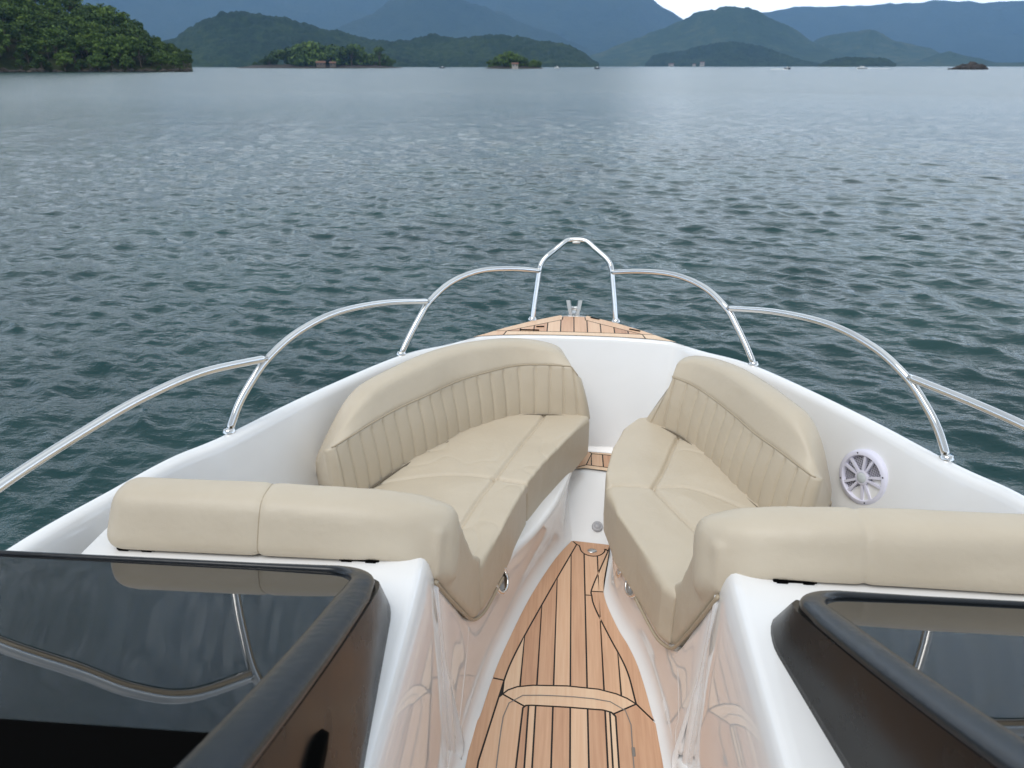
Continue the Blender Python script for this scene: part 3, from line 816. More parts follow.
# --- windshields: tinted curved panes, charcoal frames, dark side panels
def ws_profile(n=40, th0=21, th1=27, L=.66, y0=1.115, z0=.743):
    y, z, out = y0, z0, []
    for i in range(n + 1):
        out.append((y, z)); th = R(th0 + (th1 - th0) * i / n)
        y -= L / n * math.cos(th); z += L / n * math.sin(th)
    return out
WP = ws_profile()
WX = ws_profile(60, 21, 29, .93)              # the side rails run on past the pane
def windshield(side, label):
    s = side
    Y0, xout = 1.115, 1.36
    xbar = (lambda y: np.interp(y, [.4, 1.1], [.358, .404])) if s < 0 else (lambda y: np.interp(y, [.5, 1.1], [.462, .412]))
    def zpl(y): return float(np.interp(-y, [-p[0] for p in WX], [p[1] for p in WX]))
    # pane with a rounded inner front corner; closed thin slab
    rows_t, rows_b = [], []
    for i, (y, z) in enumerate(WP):
        d_ = min(1, (Y0 - y) / .050)
        xi = xbar(y) + .02 + .050 * (1 - math.sqrt(max(0, 1 - (1 - d_) ** 2)))
        xsn = np.linspace(xi, xout, 14)
        rows_t.append([(s * x, y, z) for x in xsn]); rows_b.append([(s * x, y, z - .007) for x in xsn])
    v, f = loft(rows_t); v2, f2 = loft(rows_b, flip=True); k = len(v)
    pane = obj('windshield', v + v2, f + [tuple(j + k for j in q) for q in f2], M['tint'], boat, label=label)
    # frame: thin base rail, broad rounded corner and side rail swept as one bar
    rc = .082; xb = xbar(1.05)
    path = [(s * x, Y0 + .003, zpl(Y0) - .001) for x in (xout, 1.2, 1.0, .85, .72, xb + rc + .02)]
    for a in np.linspace(0, math.pi / 2, 14):
        y = Y0 + .003 - rc + rc * math.cos(a); path.append((s * (xb + rc - rc * math.sin(a)), y, zpl(min(y, Y0)) - .001))
    path += [(s * xbar(y), y, zpl(y) - .002) for y in np.linspace(1.0, .33, 30)]
    NP = 160; Pp = resample(np.array(path), NP)
    d = np.gradient(Pp, axis=0); d /= np.linalg.norm(d, axis=1)[:, None]
    up = np.array([0, math.sin(R(23)), math.cos(R(23))]); lat = np.cross(d, up); lat /= np.linalg.norm(lat, axis=1)[:, None]
    lat *= np.sign((lat[-1] @ np.array([s, 0, 0])))
    sl = np.r_[0, np.cumsum(np.linalg.norm(np.diff(Pp, axis=0), axis=1))]; s1 = xout - xb - rc
    wv = np.interp(sl, [0, s1 - .15, s1, s1 + .09, s1 + .2, sl[-1]], [.006, .007, .010, .022, .031, .034])
    hv = np.interp(sl, [0, s1 - .15, s1, s1 + .09, sl[-1]], [.006, .007, .009, .014, .016])
    rws = []
    for a in np.linspace(0, 2 * math.pi, 24, endpoint=False):
        ca, sa = math.cos(a), math.sin(a); ex = .8
        px = math.copysign(abs(ca) ** ex, ca); pz = math.copysign(abs(sa) ** ex, sa)
        rws.append(Pp + lat * (px * wv)[:, None] + up * (pz * hv)[:, None])
    arr = np.stack(rws, 1); v, f = loft([arr[i] for i in range(NP)], close_u=True)
    f.append(tuple(range(24))); f.append(tuple((NP - 1) * 24 + j for j in range(24)))
    fr = obj('frame', v, f, M['charcoal'], pane)
    bm = bmesh.new(); bm.from_mesh(fr.data); bmesh.ops.recalc_face_normals(bm, faces=bm.faces[:]); bm.to_mesh(fr.data); bm.free()
    # dark header behind the upper edge of the pane
    yt, zt = WP[-1]
    bm = bmesh.new()
    v_ = [bm.verts.new(p) for p in ((s * (xbar(yt) - .01), yt + .004, zt + .001), (s * xout, yt + .004, zt + .001), (s * xout, yt - .10, zt - .03), (s * (xbar(yt) - .01), yt - .10, zt - .03),
                                    (s * (xbar(yt) - .01), yt + .004, zt - .02), (s * xout, yt + .004, zt - .02), (s * xout, yt - .10, zt - .05), (s * (xbar(yt) - .01), yt - .10, zt - .05))]
    for q in ((0, 1, 2, 3), (4, 5, 6, 7), (0, 1, 5, 4), (2, 3, 7, 6), (0, 3, 7, 4), (1, 2, 6, 5)): bm.faces.new([v_[i] for i in q])
    bm_obj('top_rail', bm, M['black'], pane, False)
    # side panel under the side rail: front edge swept back round the corner
    if s < 0: bx = lambda y: np.interp(y, [.3, .4, .75, 1.17], [.285, .295, .328, .372])
    else: bx = lambda y: np.interp(y, [.3, .55, .81, 1.06, 1.17], [.47, .455, .415, .368, .372])
    ysn = np.linspace(1.0, 0.0, 44); yend = .33
    rt, rb, rt2, rb2 = [], [], [], []
    for q in ysn:
        # top runs under the rail, bottom along the console; both start further forward at the foot
        yt_ = yend + (1.095 - yend) * q; yb_ = yend + (1.165 - yend) * q
        e = min(1, (1 - q) / .10); cr = .040 * (1 - math.sqrt(max(0, 1 - (1 - e) ** 2)))
        xt = xbar(yt_) - .034
        rt.append((s * (xt + cr * .6), yt_, zpl(yt_) - .004)); rb.append((s * (bx(yb_) + cr), yb_, .652))
        rt2.append((s * (xt + .07), yt_, zpl(yt_) - .012)); rb2.append((s * (bx(yb_) + .06), yb_, .652))
    def lerp_rows(a, b_, kk): return [[tuple(np.array(p) * (1 - t) + np.array(q_) * t) for p, q_ in zip(a, b_)] for t in kk]
    grid = lerp_rows(rt, rb, np.linspace(0, 1, 10)) + [rb2, rt2, rt]
    v, f = loft(grid); m_ = len(grid)
    f.append(tuple(i * 44 for i in range(m_ - 1))); f.append(tuple(i * 44 + 43 for i in range(m_ - 1))[::-1])
    sp_ = obj('side_panel', v, f, M['panel'], pane)
    # dark plinth under the base rail
    bm = bmesh.new(); box_bm(bm, (min(s * .56, s * 1.12), 1.085, .64), (max(s * .56, s * 1.12), 1.108, .735), .004, 2); bm_obj('plinth', bm, M['black'], pane)
    if s < 0:
        bm = bmesh.new(); lathe_bm(bm, [(.0, .005), (.020, .005), (.027, .003), (.030, -.012)], 28)
        for v_ in bm.verts: v_.co.x *= 2.2
        orient(bm, (-.326, .590, .858), (1, 0.08, -.15)); bm_obj('latch', bm, M['black'], pane)
    # dark dash inside, below the pane
    bm = bmesh.new(); box_bm(bm, (min(s * .50, s * 1.12), .30, .60), (max(s * .50, s * 1.12), 1.09, .664), .01)
    bm_obj('dashboard', bm, M['black'], boat)
    return pane
windshield(-1, 'dark tinted windshield left of the walk-through'); windshield(1, 'dark tinted windshield right of the walk-through')

# --- fittings
# speaker on the right inner wall
SPK, SN = Vector((.873, 1.931, .527)), Vector((-.88, -.46, .12))
bm = bmesh.new()
lathe_bm(bm, [(.084, -.012), (.085, .012), (.083, .020), (.078, .024), (.069, .0245), (.066, .020), (.066, .012)], 56)
for k in range(10):
    a = 2 * math.pi * (k // 2) / 5 + (.22 if k % 2 else -.22)
    ca, sa = math.cos(a), math.sin(a); w = .0042
    pts = [(.018, -w * .8), (.067, -w), (.067, w), (.018, w * .8)]
    lo = [bm.verts.new((x * ca - y * sa, x * sa + y * ca, .014)) for x, y in pts]; hi = [bm.verts.new((x * ca - y * sa, x * sa + y * ca, .022)) for x, y in pts]
    bm.faces.new(hi)
    for i in range(4): bm.faces.new((lo[i], lo[(i + 1) % 4], hi[(i + 1) % 4], hi[i]))
lathe_bm(bm, [(.016, .012), (.0215, .014), (.0225, .022), (.019, .024), (.016, .0235)], 36)
orient(bm, SPK, SN, .25); spk = bm_obj('speaker', bm, M['speaker'], boat, True, 'round lilac-white loudspeaker in the right inner wall')
md = spk.modifiers.new('e', 'EDGE_SPLIT'); md.split_angle = R(40)
bm = bmesh.new(); c = bm.verts.new((0, 0, .0125)); rg = [bm.verts.new((.067 * math.cos(2 * math.pi * k / 48), .067 * math.sin(2 * math.pi * k / 48), .0125)) for k in range(48)]
for k in range(48): bm.faces.new((c, rg[k], rg[(k + 1) % 48]))
me = bpy.data.meshes.new('grille'); bm.to_mesh(me); bm.free(); g_ = link('grille', me, M['mesh'], spk)
z = SN.normalized(); x = Vector((0, 0, 1)).cross(z).normalized(); y = z.cross(x)
g_.matrix_world = Matrix.Translation(SPK) @ Matrix((x, y, z)).transposed().to_4x4()
bm = bmesh.new(); lathe_bm(bm, [(0, .0262), (.008, .026), (.014, .0245), (.0185, .021)], 30); orient(bm, SPK, SN); bm_obj('centre_cap', bm, M['cap'], spk)
for a in (.5, 2.07, 3.64, 5.21):
    bm = bmesh.new(); lathe_bm(bm, [(0, .026), (.0022, .026), (.0028, .0245)], 10); 
    for v_ in bm.verts: v_.co += Vector((.0745 * math.cos(a), .0745 * math.sin(a), -.0012))
    orient(bm, SPK, SN); bm_obj('screw', bm, M['black'], spk)

def cup(loc, nrm, rad, label=None):
    bm = bmesh.new()
    lathe_bm(bm, [(rad * .76, -.03), (rad * .78, .000), (rad * .83, .004), (rad * .93, .004), (rad, .000), (rad, -.006)], 40)
    orient(bm, loc, nrm); o = bm_obj('cup_holder', bm, M['steel'], boat)
    bm = bmesh.new(); lathe_bm(bm, [(0, -.026), (rad * .73, -.026)], 32); orient(bm, loc, nrm); bm_obj('well', bm, M['drain'], o)
    return o
cup((-.206, 1.75, .225), (.90, -.25, .34), .043)
cup((.190, 1.80, .195), (-.9, -.25, .34), .042)
bm = bmesh.new(); lathe_bm(bm, [(0, .004), (.009, .004), (.012, .002), (.013, -.002)], 24)
for v_ in bm.verts: v_.co.y *= 1.5
orient(bm, (.155, 1.875, .175), (-.95, -.25, .15)); bm_obj('courtesy_light', bm, M['steel'], boat)
bm = bmesh.new(); lathe_bm(bm, [(0, .007), (.012, .007), (.0125, .005), (.016, .0075), (.0195, .006), (.021, -.003)], 30)
orient(bm, (.108, 2.325, .034), (0, -.55, .83)); bm_obj('deck_drain', bm, M['drain'], boat)

# ================================================================== WATER
def build_water():
    # fan of rings round the viewer: metres near, kilometres far; waves summed as real displacement
    cx, cy = 0., 0.
    rad = [1.2]
    while rad[-1] < 200: rad.append(rad[-1] * 1.0056 + .002)
    fine = len(rad)
    while rad[-1] < 10500: rad.append(rad[-1] * 1.10)
    rad = np.array(rad)
    half = R(75); na = 900
    ang = np.linspace(-half, half, na)
    RR, AA = np.meshgrid(rad, ang, indexing='ij')
    X = cx + RR * np.sin(AA); Y = cy + RR * np.cos(AA); Z = np.zeros_like(X)
    cell = np.maximum(RR * .0056, RR * (2 * half / na))
    g = np.random.default_rng(5)
    DX = np.zeros_like(X); DY = np.zeros_like(X)
    nw = 84
    lam = np.exp(np.linspace(math.log(.09), math.log(.75), nw))
    lam *= g.uniform(.93, 1.07, nw)
    patch = .62 + .72 * (np.sin(X * .11 + Y * .06 + 1.0) * np.sin(Y * .083 - X * .05 + .4) * .5 + .5)
    for w in lam:
        th = R(212) + g.normal(0, R(34)); kx, ky = math.sin(th), math.cos(th)
        k = 2 * math.pi / w
        slope = .027 * (1.0 if w < .40 else (.40 / w) ** .6)
        a = slope / k
        fade = np.clip((w / cell - 1.8) / 2.0, 0, 1)
        ph = k * (kx * X + ky * Y) + g.uniform(0, 6.28)
        Z += a * fade * patch * np.cos(ph); q = .55 * a * fade * patch * np.sin(ph)
        DX -= kx * q; DY -= ky * q
    fadeout = np.clip((195 - RR) / 60, 0, 1)
    X += DX * fadeout; Y += DY * fadeout; Z *= fadeout
    nr = len(rad)
    V = np.stack([X, Y, Z + WATER_Z], -1).reshape(-1, 3)
    idx = np.arange(nr * na).reshape(nr, na)
    F = np.stack([idx[:-1, :-1], idx[:-1, 1:], idx[1:, 1:], idx[1:, :-1]], -1).reshape(-1, 4)[:, ::-1]
    # close the rest of the circle coarsely
    ang2 = np.linspace(half, 2 * math.pi - half, 60); r2 = np.array([1.2, 3, 8, 25, 80, 200, 900, 3000])
    R2, A2 = np.meshgrid(r2, ang2, indexing='ij'); V2 = np.stack([R2 * np.sin(A2), R2 * np.cos(A2), np.full_like(R2, WATER_Z)], -1).reshape(-1, 3)
    i2 = np.arange(len(V2)).reshape(len(r2), 60) + len(V)
    F2 = np.stack([i2[:-1, :-1], i2[:-1, 1:], i2[1:, 1:], i2[1:, :-1]], -1).reshape(-1, 4)[:, ::-1]
    V = np.vstack([V, V2]); F = np.vstack([F, F2])
    me = bpy.data.meshes.new('water')
    me.vertices.add(len(V)); me.vertices.foreach_set('co', V.ravel())
    me.loops.add(F.size); me.loops.foreach_set('vertex_index', F.ravel())
    me.polygons.add(len(F)); me.polygons.foreach_set('loop_start', np.arange(0, F.size, 4)); me.polygons.foreach_set('loop_total', np.full(len(F), 4))
    me.update(calc_edges=True); me.validate()
    m, n, l, b = mat('sea_water', (.010, .040, .040), .05, ior=1.333)
    g = n.new('ShaderNodeNewGeometry')
    ln = n.new('ShaderNodeVectorMath'); ln.operation = 'LENGTH'; l.new(g.outputs['Position'], ln.inputs[0])
    mr = n.new('ShaderNodeMapRange'); mr.inputs['From Min'].default_value = 5; mr.inputs['From Max'].default_value = 70
    mr.inputs['To Min'].default_value = .05; mr.inputs['To Max'].default_value = .24
    l.new(ln.outputs['Value'], mr.inputs['Value']); l.new(mr.outputs['Result'], b.inputs['Roughness'])
    t1 = tex_noise(n, l, 1, 4, .6, mapping=(6, 10, 1)); t2 = tex_noise(n, l, 1, 5, .6, mapping=(.9, 1.8, 1)); 
    a = n.new('ShaderNodeMath'); a.operation = 'MULTIPLY_ADD'; a.inputs[1].default_value = .07
    t3 = tex_noise(n, l, 1, 5, .65, mapping=(.2, .5, 1))
    m3 = n.new('ShaderNodeMath'); m3.operation = 'MULTIPLY'; m3.inputs[1].default_value = .35; l.new(t3.outputs['Fac'], m3.inputs[0])
    mz = n.new('ShaderNodeMath'); mz.operation = 'MULTIPLY_ADD'; mz.inputs[1].default_value = .12; l.new(m3.outputs[0], mz.inputs[2])
    l.new(t2.outputs['Fac'], mz.inputs[0]); l.new(t1.outputs['Fac'], a.inputs[0]); l.new(mz.outputs[0], a.inputs[2])
    kb = bump(n, l, b, a.outputs[0], .5, .5)
    mb = n.new('ShaderNodeMapRange'); mb.inputs['From Min'].default_value = 12; mb.inputs['From Max'].default_value = 90
    mb.inputs['To Min'].default_value = .55; mb.inputs['To Max'].default_value = .20
    l.new(ln.outputs['Value'], mb.inputs['Value']); l.new(mb.outputs['Result'], kb.inputs['Strength'])
    tc_ = tex_noise(n, l, .35, 3, .5)
    r = ramp(n, [(.3, (.004, .030, .033)), (.7, (.008, .046, .046))])
    l.new(tc_.outputs['Fac'], r.inputs['Fac']); l.new(r.outputs['Color'], b.inputs['Base Color'])
    o = link('water', me, m); structure(o)
build_water()

# ================================================================== HILLS AND SHORES
def bearing(px):            # degrees right of the bow for a direction in the view
    return math.degrees(-yaw + math.atan((px - 512) / math.hypot(720, 318)))
def slope(px, py):          # rise per metre of distance
    return (66 - py) / math.hypot(720, 318) * math.cos(math.atan((px - 512) / math.hypot(720, 318)))
def polar(deg, d, z=0): return (EYE[0] + d * math.sin(R(deg)), EYE[1] + d * math.cos(R(deg)), z)

def hill(name, ridge, dist, depth, material, rough=.05, nu=160, nv=36, seed=0, shore=.35, canopy=0.):
    """ridge: (bearing deg, height m) pairs; a landform dist metres off, depth metres from shore to back shore"""
    bs = np.array([a for a, _ in ridge]); hs = np.array([max(h, 0) for _, h in ridge])
    B = np.linspace(bs[0], bs[-1], nu); Hh = np.interp(B, bs, hs)
    k = np.ones(5) / 5; Hh = np.convolve(np.pad(Hh, 2, mode='edge'), k, 'valid')
    rows = []
    hmax = hs.max(); sc_ = 4.0 / depth
    for j in range(nv):
        v_ = j / (nv - 1)
        pr = math.sin(math.pi * min(1, v_ / (2 * shore)) / 2) ** 1.15 if v_ < shore * 1.0 else None
        if v_ <= shore: pr = (v_ / shore) ** .8 * (1 - .18 * math.sin(math.pi * v_ / shore))
        else: pr = max(0, math.cos(math.pi / 2 * (v_ - shore) / (1 - shore)))
        row = []
        for i in range(nu):
            d = dist + depth * v_ + .05 * depth * mnoise.noise(Vector((B[i] * .35, seed, 0)))
            # the ridge sits 'shore' of the way back, so the height seen is kept by scaling with distance
            h = Hh[i] * pr * (d / dist)
            x, y, _ = polar(B[i], d)
            nz = mnoise.fractal(Vector((x * sc_, y * sc_, seed * 3.7)), .75, 2.1, 8)
            h += nz * rough * (h * .9 + .02 * hmax) * (1 if v_ > .02 else 0)
            if canopy and h > 1: h += canopy * (mnoise.noise(Vector((x / 17, y / 17, 1.3))) + .6 * mnoise.noise(Vector((x / 7, y / 7, 4.1))))
            row.append((x, y, WATER_Z - .6 + max(0, h) + (0.9 if h > 0 and j > 0 else 0)))
        rows.append(row)
    v, f = loft(rows)
    o = obj(name, v, f, material); structure(o); return o
def ridge(pts, d, extra=0): return [(bearing(px), slope(px, py) * d + (EYE[2] - WATER_Z) * 1.0 + extra) for px, py in pts]

hill('far_mountains', ridge([(-1500, 50), (-900, 20), (-420, -10), (-250, -20), (-100, -30), (60, -40), (200, -34), (300, -20), (390, -22), (470, -34), (560, -46), (610, -34), (636, -10), (646, 6), (656, 14), (672, 20), (690, 30), (715, 46), (745, 62)], 6300), 6300, 2600, M['hill_far'], .10, 260, 40, 1, .5)
hill('middle_mountains', ridge([(150, 62), (220, 56), (280, 46), (330, 34), (368, 20), (398, 3), (425, -2), (455, 6), (490, 18), (530, 28), (565, 42), (600, 56), (640, 63)], 5000), 5000, 1200, M['hill_far'], .12, 200, 36, 2, .5)
hill('far_mountains', ridge([(560, 62), (620, 40), (660, 26), (700, 21), (735, 18), (765, 18), (790, 15), (830, 13), (870, 10), (915, 9), (960, 10), (1010, 11), (1100, 10), (1250, 12), (1450, 8), (1750, 16), (2300, 22), (3400, 50)], 7600), 7600, 2600, M['hill_far'], .09, 260, 36, 3, .5)
hill('green_hills', ridge([(570, 63), (600, 52), (630, 43), (655, 33), (680, 26), (700, 18), (716, 12), (724, 10.5), (735, 14), (755, 22), (775, 29), (790, 36), (808, 45), (830, 52), (850, 60)], 4000), 4000, 1000, M['hill_mid'], .12, 200, 36, 4, .5)
hill('green_hills', ridge([(770, 62), (795, 54), (815, 42), (835, 37), (850, 35), (863, 32), (875, 36), (890, 42), (905, 47), (925, 50), (945, 58), (960, 64)], 4600), 4600, 1000, M['hill_mid'], .12, 160, 30, 5, .5)
hill('green_hills', ridge([(895, 65), (915, 62), (930, 57), (946, 52), (960, 56), (975, 59), (995, 63)], 4100), 4100, 500, M['hill_mid'], .15, 120, 26, 6, .5)
hill('wooded_hill', ridge([(150, 50), (175, 44), (195, 33), (215, 24), (235, 20), (255, 20.5), (275, 23), (300, 26), (322, 32), (345, 36), (365, 41), (390, 44), (415, 42), (432, 39.5), (460, 42), (480, 40.5), (505, 40.5), (530, 42), (550, 44), (568, 48), (585, 56), (599, 65.5)], 1700), 1700, 520, M['hill_near'], .13, 520, 90, 7, .5, 5.5)
hill('wooded_hill', ridge([(645, 65), (652, 57), (672, 54), (695, 50), (715, 46), (735, 45), (752, 46.5), (768, 51), (785, 56), (800, 61), (822, 65)], 2950), 2950, 500, M['hill_near'], .15, 300, 50, 8, .5, 5.)
hill('low_island', ridge([(818, 65), (828, 60), (842, 58), (858, 58.5), (875, 59), (888, 61), (896, 65)], 2400), 2400, 260, M['hill_near'], .2, 160, 30, 9, .5, 4.)
hill('low_shore', ridge([(560, 66), (600, 64.5), (640, 64), (800, 63.5), (900, 63), (1024, 62.5), (1200, 62)], 3900), 3900, 400, M['hill_mid'], .3, 160, 20, 10, .5)

# wooded headland on the left: ground + individual trees
HD = 330.
head_pts = [(-330, 30), (-240, 10), (-150, -10), (-60, -12), (0, 1), (50, 12), (90, 24), (115, 34), (135, 42), (155, 50), (172, 57), (184, 61), (192, 65.5)]
head_ridge = ridge(head_pts, HD)
headland = hill('headland', head_ridge, HD, 120, M['soil'], .06, 160, 30, 21, .5)
# shore rocks: one band of boulders along the waterline of the headland
def rocks(name, spots, material, seed):
    g = random.Random(seed); bm = bmesh.new()
    for x, y, s_ in spots:
        r_ = bmesh.ops.create_icosphere(bm, subdivisions=2, radius=1)
        ox, oy, oz = g.random() * 50, g.random() * 50, g.random() * 50
        ax, ay, az = s_ * g.uniform(.8, 1.5), s_ * g.uniform(.8, 1.4), s_ * g.uniform(.5, .9)
        for v_ in r_['verts']:
            k_ = 1 + .35 * mnoise.noise(v_.co * 1.3 + Vector((ox, oy, oz)))
            v_.co = Vector((x + v_.co.x * ax * k_, y + v_.co.y * ay * k_, WATER_Z + az * .25 + v_.co.z * az * k_))
    return bm_obj(name, bm, material, None, False)
sp = []
for i in range(120):
    b_ = random.uniform(bearing(-60), bearing(191)); x, y, _ = polar(b_, HD - 1 + random.uniform(-2, 3)); sp.append((x, y, random.uniform(.5, 1.4)))
structure(rocks('shore_rocks', sp, M['rock'], 3), 'stuff')

# tree prototypes: trunk with limbs + a crown of leaf clumps
def leaf_cloud(lobes, nleaf, size, g):
    V, F = [], []
    for (c, r_) in lobes:
        c = np.array(c)
        for _ in range(int(nleaf * r_ ** 2)):
            d = g.normal(size=3); d /= np.linalg.norm(d)
            if d[2] < -.55: d[2] *= -.4
            p = c + d * r_ * np.array([1, 1, .78]) * g.uniform(.72, 1.08)
            nrm = d + g.normal(size=3) * .55; nrm /= np.linalg.norm(nrm)
            a = np.cross(nrm, g.normal(size=3)); a /= np.linalg.norm(a); b_ = np.cross(nrm, a)
            s_ = size * g.uniform(.6, 1.4); k = len(V)
            V += [p + a * s_, p + b_ * s_ * .7 + nrm * s_ * .15, p - a * s_, p - b_ * s_ * .7 + nrm * s_ * .15]
            F.append((k, k + 1, k + 2, k + 3))
    return V, F
def make_tree(kind, leafmat, spread, height, seed, lobes_n, label, group, low=False):
    g = np.random.default_rng(seed)
    t = thing('broadleaf_tree', label, 'tree', (0, 0, 0), group)
    bm = bmesh.new()
    tube_bm(bm, [(0, 0, -1), (.1, .05, height * .25), (.0, .1, height * .5), (.1, 0, height * .75)], [.28, .22, .15, .08], 7)
    lobes = [((0, 0, height * .78), spread * .62)]
    for i in range(lobes_n):
        a = 2 * math.pi * i / lobes_n + g.uniform(-.4, .4); rr_ = spread * g.uniform(.4, .75); z = height * (g.uniform(.12, .8) if low else g.uniform(.38, .86))
        c = (rr_ * math.cos(a), rr_ * math.sin(a), z); lobes.append((c, spread * g.uniform(.3, .5)))
        tube_bm(bm, [(0, .05, height * .3), (c[0] * .5, c[1] * .5, height * .32 + (z - height * .3) * .6), c], [.13, .09, .04], 5)
    bm_obj('trunk', bm, M['bark'], t)
    V, F = leaf_cloud(lobes, 26, .42, g)
    obj('crown', V, F, leafmat, t, False)
    return t
GH = 'trees on the wooded headland'
protos = [make_tree('dark', M['leaf_dark'], 4.2, 9.0, 1, 7, 'dark green rounded tree in the dense wood on the left headland', GH),
          make_tree('mid', M['leaf_mid'], 4.6, 9.5, 2, 8, 'mid green broad tree in the dense wood on the left headland', GH),
          make_tree('dark', M['leaf_dark'], 3.4, 10.5, 3, 6, 'dark green tall tree in the dense wood on the left headland', GH),
          make_tree('light', M['leaf_light'], 3.8, 8.5, 4, 7, 'bright yellow-green tree in the dense wood on the left headland', GH)]
protos += [make_tree('bush', M['leaf_dark'], 4.4, 6.0, 5, 9, 'dark green tree on the long low islet ahead to the left', 'trees on the long low islet', True),
           make_tree('bush', M['leaf_mid'], 4.6, 6.0, 6, 9, 'mid green tree on the long low islet ahead to the left', 'trees on the long low islet', True)]
used = [False] * 6
def copy_tree(i, loc, scale, rot, label=None, group=None):
    p = protos[i]
    if not used[i]: used[i] = True; r_ = p
    else:
        r_ = p.copy(); COL.objects.link(r_)
        for ch in p.children:
            c = ch.copy(); COL.objects.link(c); c.parent = r_
    r_.location = loc; r_.rotation_euler = (0, 0, rot); r_.scale = (scale * random.uniform(.9, 1.1), scale * random.uniform(.9, 1.1), scale)
    if label: r_['label'] = label
    if group: r_['group'] = group
    return r_
# ground height of the headland from its own mesh
hv = np.array([v_.co[:] for v_ in headland.data.vertices]).reshape(30, 160, 3)
bs0, bs1 = head_ridge[0][0], head_ridge[-1][0]
def place_headland():
    g = random.Random(17); placed = []
    tries = 0
    while tries < 6000 and len(placed) < 235:
        tries += 1
        fu = g.random(); fv = g.random() ** 1.2 * .56
        b_ = bs0 + (bs1 - bs0) * fu
        if b_ < bearing(-75): continue
        i = fv * 29; j = fu * 159; p = hv[int(i), int(j)]
        if fv > .06 and p[2] < 1.0: continue
        if any((p[0] - q[0]) ** 2 + (p[1] - q[1]) ** 2 < 4.3 ** 2 for q in placed): continue
        placed.append(p)
        k = g.choices([0, 1, 2, 3], [.38, .30, .25, .07])[0]
        sc_ = g.uniform(.72, 1.15) * (.62 if j > 142 else 1) * (.75 if fv < .05 else 1)
        copy_tree(k, (p[0], p[1], p[2] - .9 * (1 if fv > .04 else .4)), sc_, g.uniform(0, 6.28))
place_headland()

# islets
def islet(name, px0, px1, d, h, depth, seed):
    pts = [(px0, 66)] + [(px0 + (px1 - px0) * t, 0) for t in (.12, .3, .5, .7, .88)] + [(px1, 66)]
    rd = [(bearing(px), hh) for (px, _), hh in zip(pts, [0, h * .7, h, h * .9, h, h * .6, 0])]
    return hill(name, rd, d, depth, M['rock'], .3, 60, 16, seed, .45)
islet('islet', 236, 402, 820, 3.4, 60, 31)
islet('islet', 486, 543, 640, 2.2, 28, 32)
rk = rocks('rock_islet', [(*polar(bearing(px), 560 + dy)[:2], s_) for px, dy, s_ in ((958, 0, 2.2), (962, 3, 3.4), (967, 2, 4.2), (973, 4, 4.0), (979, 1, 3.4), (984, 3, 2.4), (954, 2, 1.2), (950, 1, .8), (970, 8, 4.2), (966, -3, 2.2), (976, -2, 2.4))], M['rock'], 8)
tag(rk, 'small brown rocky islet standing alone at the right of the horizon', 'rock')
def islet_tree(px, d, py_top, k, label, group, base=1.6):
    h = slope(px, py_top) * d + 2.03 - base
    x, y, _ = polar(bearing(px), d)
    hp_ = (9.0, 9.5, 10.5, 8.5, 6.6, 6.6)[k] * 1.08
    copy_tree(k, (x, y, base - .8), max(.25, (h + .8) / hp_), random.uniform(0, 6.28), label, group)
G1 = 'trees on the long low islet'
for px, py, k in ((262, 60, 0), (270, 55.5, 0), (277, 51, 0), (285, 50.5, 3), (292, 48, 0), (300, 46, 1), (307, 43.5, 0), (314, 43, 1), (321, 44.5, 0), (329, 47, 1), (337, 46, 0), (345, 48, 0), (352, 44, 2), (357, 45.5, 1), (363, 52, 0), (369, 54, 3), (376, 53, 1), (380, 45.5, 2), (385, 55, 1), (391, 59, 0), (255, 62, 0), (332, 51, 0), (311, 49, 0)):
    islet_tree(px, 835 + random.uniform(0, 30), py, {0: 4, 1: 5}.get(k, k), ('dark green tree on the long low islet ahead to the left', 'mid green tree on the long low islet ahead to the left', 'slim taller tree on the long low islet ahead to the left', 'yellow-green bush on the long low islet ahead to the left')[k], G1)
G2 = 'trees on the small round islet'
for px, py, k in ((491, 60.5, 1), (497, 57, 1), (503, 54, 3), (508, 52.2, 1), (513, 53.5, 3), (519, 56, 1), (525, 58, 0), (533, 60, 1), (538, 61, 1)):
    islet_tree(px, 648 + random.uniform(0, 12), py, {0: 4, 1: 5}.get(k, k), ('dark green bush on the small round islet in mid view', 'mid green tree on the small round islet in mid view', '', 'bright green tree on the small round islet in mid view')[k], G2, 1.2)

# houses on the shores
def house(px, d, w, dep, h, wallmat, label, base=1.4, roofmat=None, group=None):
    x, y, _ = polar(bearing(px), d)
    t = thing('house', label, 'house', (x, y, base), group); t.rotation_euler = (0, 0, -R(bearing(px)))
    bm = bmesh.new(); box_bm(bm, (-w / 2, -dep / 2, -1.5), (w / 2, dep / 2, h)); bm_obj('wall', bm, wallmat, t, False)
    bm = bmesh.new(); o_ = .4; rh = h + dep * .28
    v_ = [bm.verts.new(p) for p in ((-w / 2 - o_, -dep / 2 - o_, h + .05), (w / 2 + o_, -dep / 2 - o_, h + .05), (w / 2 + o_, dep / 2 + o_, h + .05), (-w / 2 - o_, dep / 2 + o_, h + .05), (-w / 2 - o_, 0, rh), (w / 2 + o_, 0, rh))]
    for q in ((0, 1, 5, 4), (3, 4, 5, 2), (0, 4, 3), (1, 2, 5), (0, 3, 2, 1)): bm.faces.new([v_[i] for i in q])
    bm_obj('roof', bm, roofmat or M['roof'], t, False)
    nw_ = max(2, int(w / 3))
    for i in range(nw_):
        cx_ = -w / 2 + w * (i + .5) / nw_
        bm = bmesh.new(); box_bm(bm, (cx_ - .5, -dep / 2 - .04, h * .35), (cx_ + .5, -dep / 2 + .03, h * .8)); bm_obj('window', bm, M['window'], t, False)
    return t
house(321, 822, 9, 6, 3.2, M['house_wall'], 'long ochre house with a clay roof among the trees of the low islet')
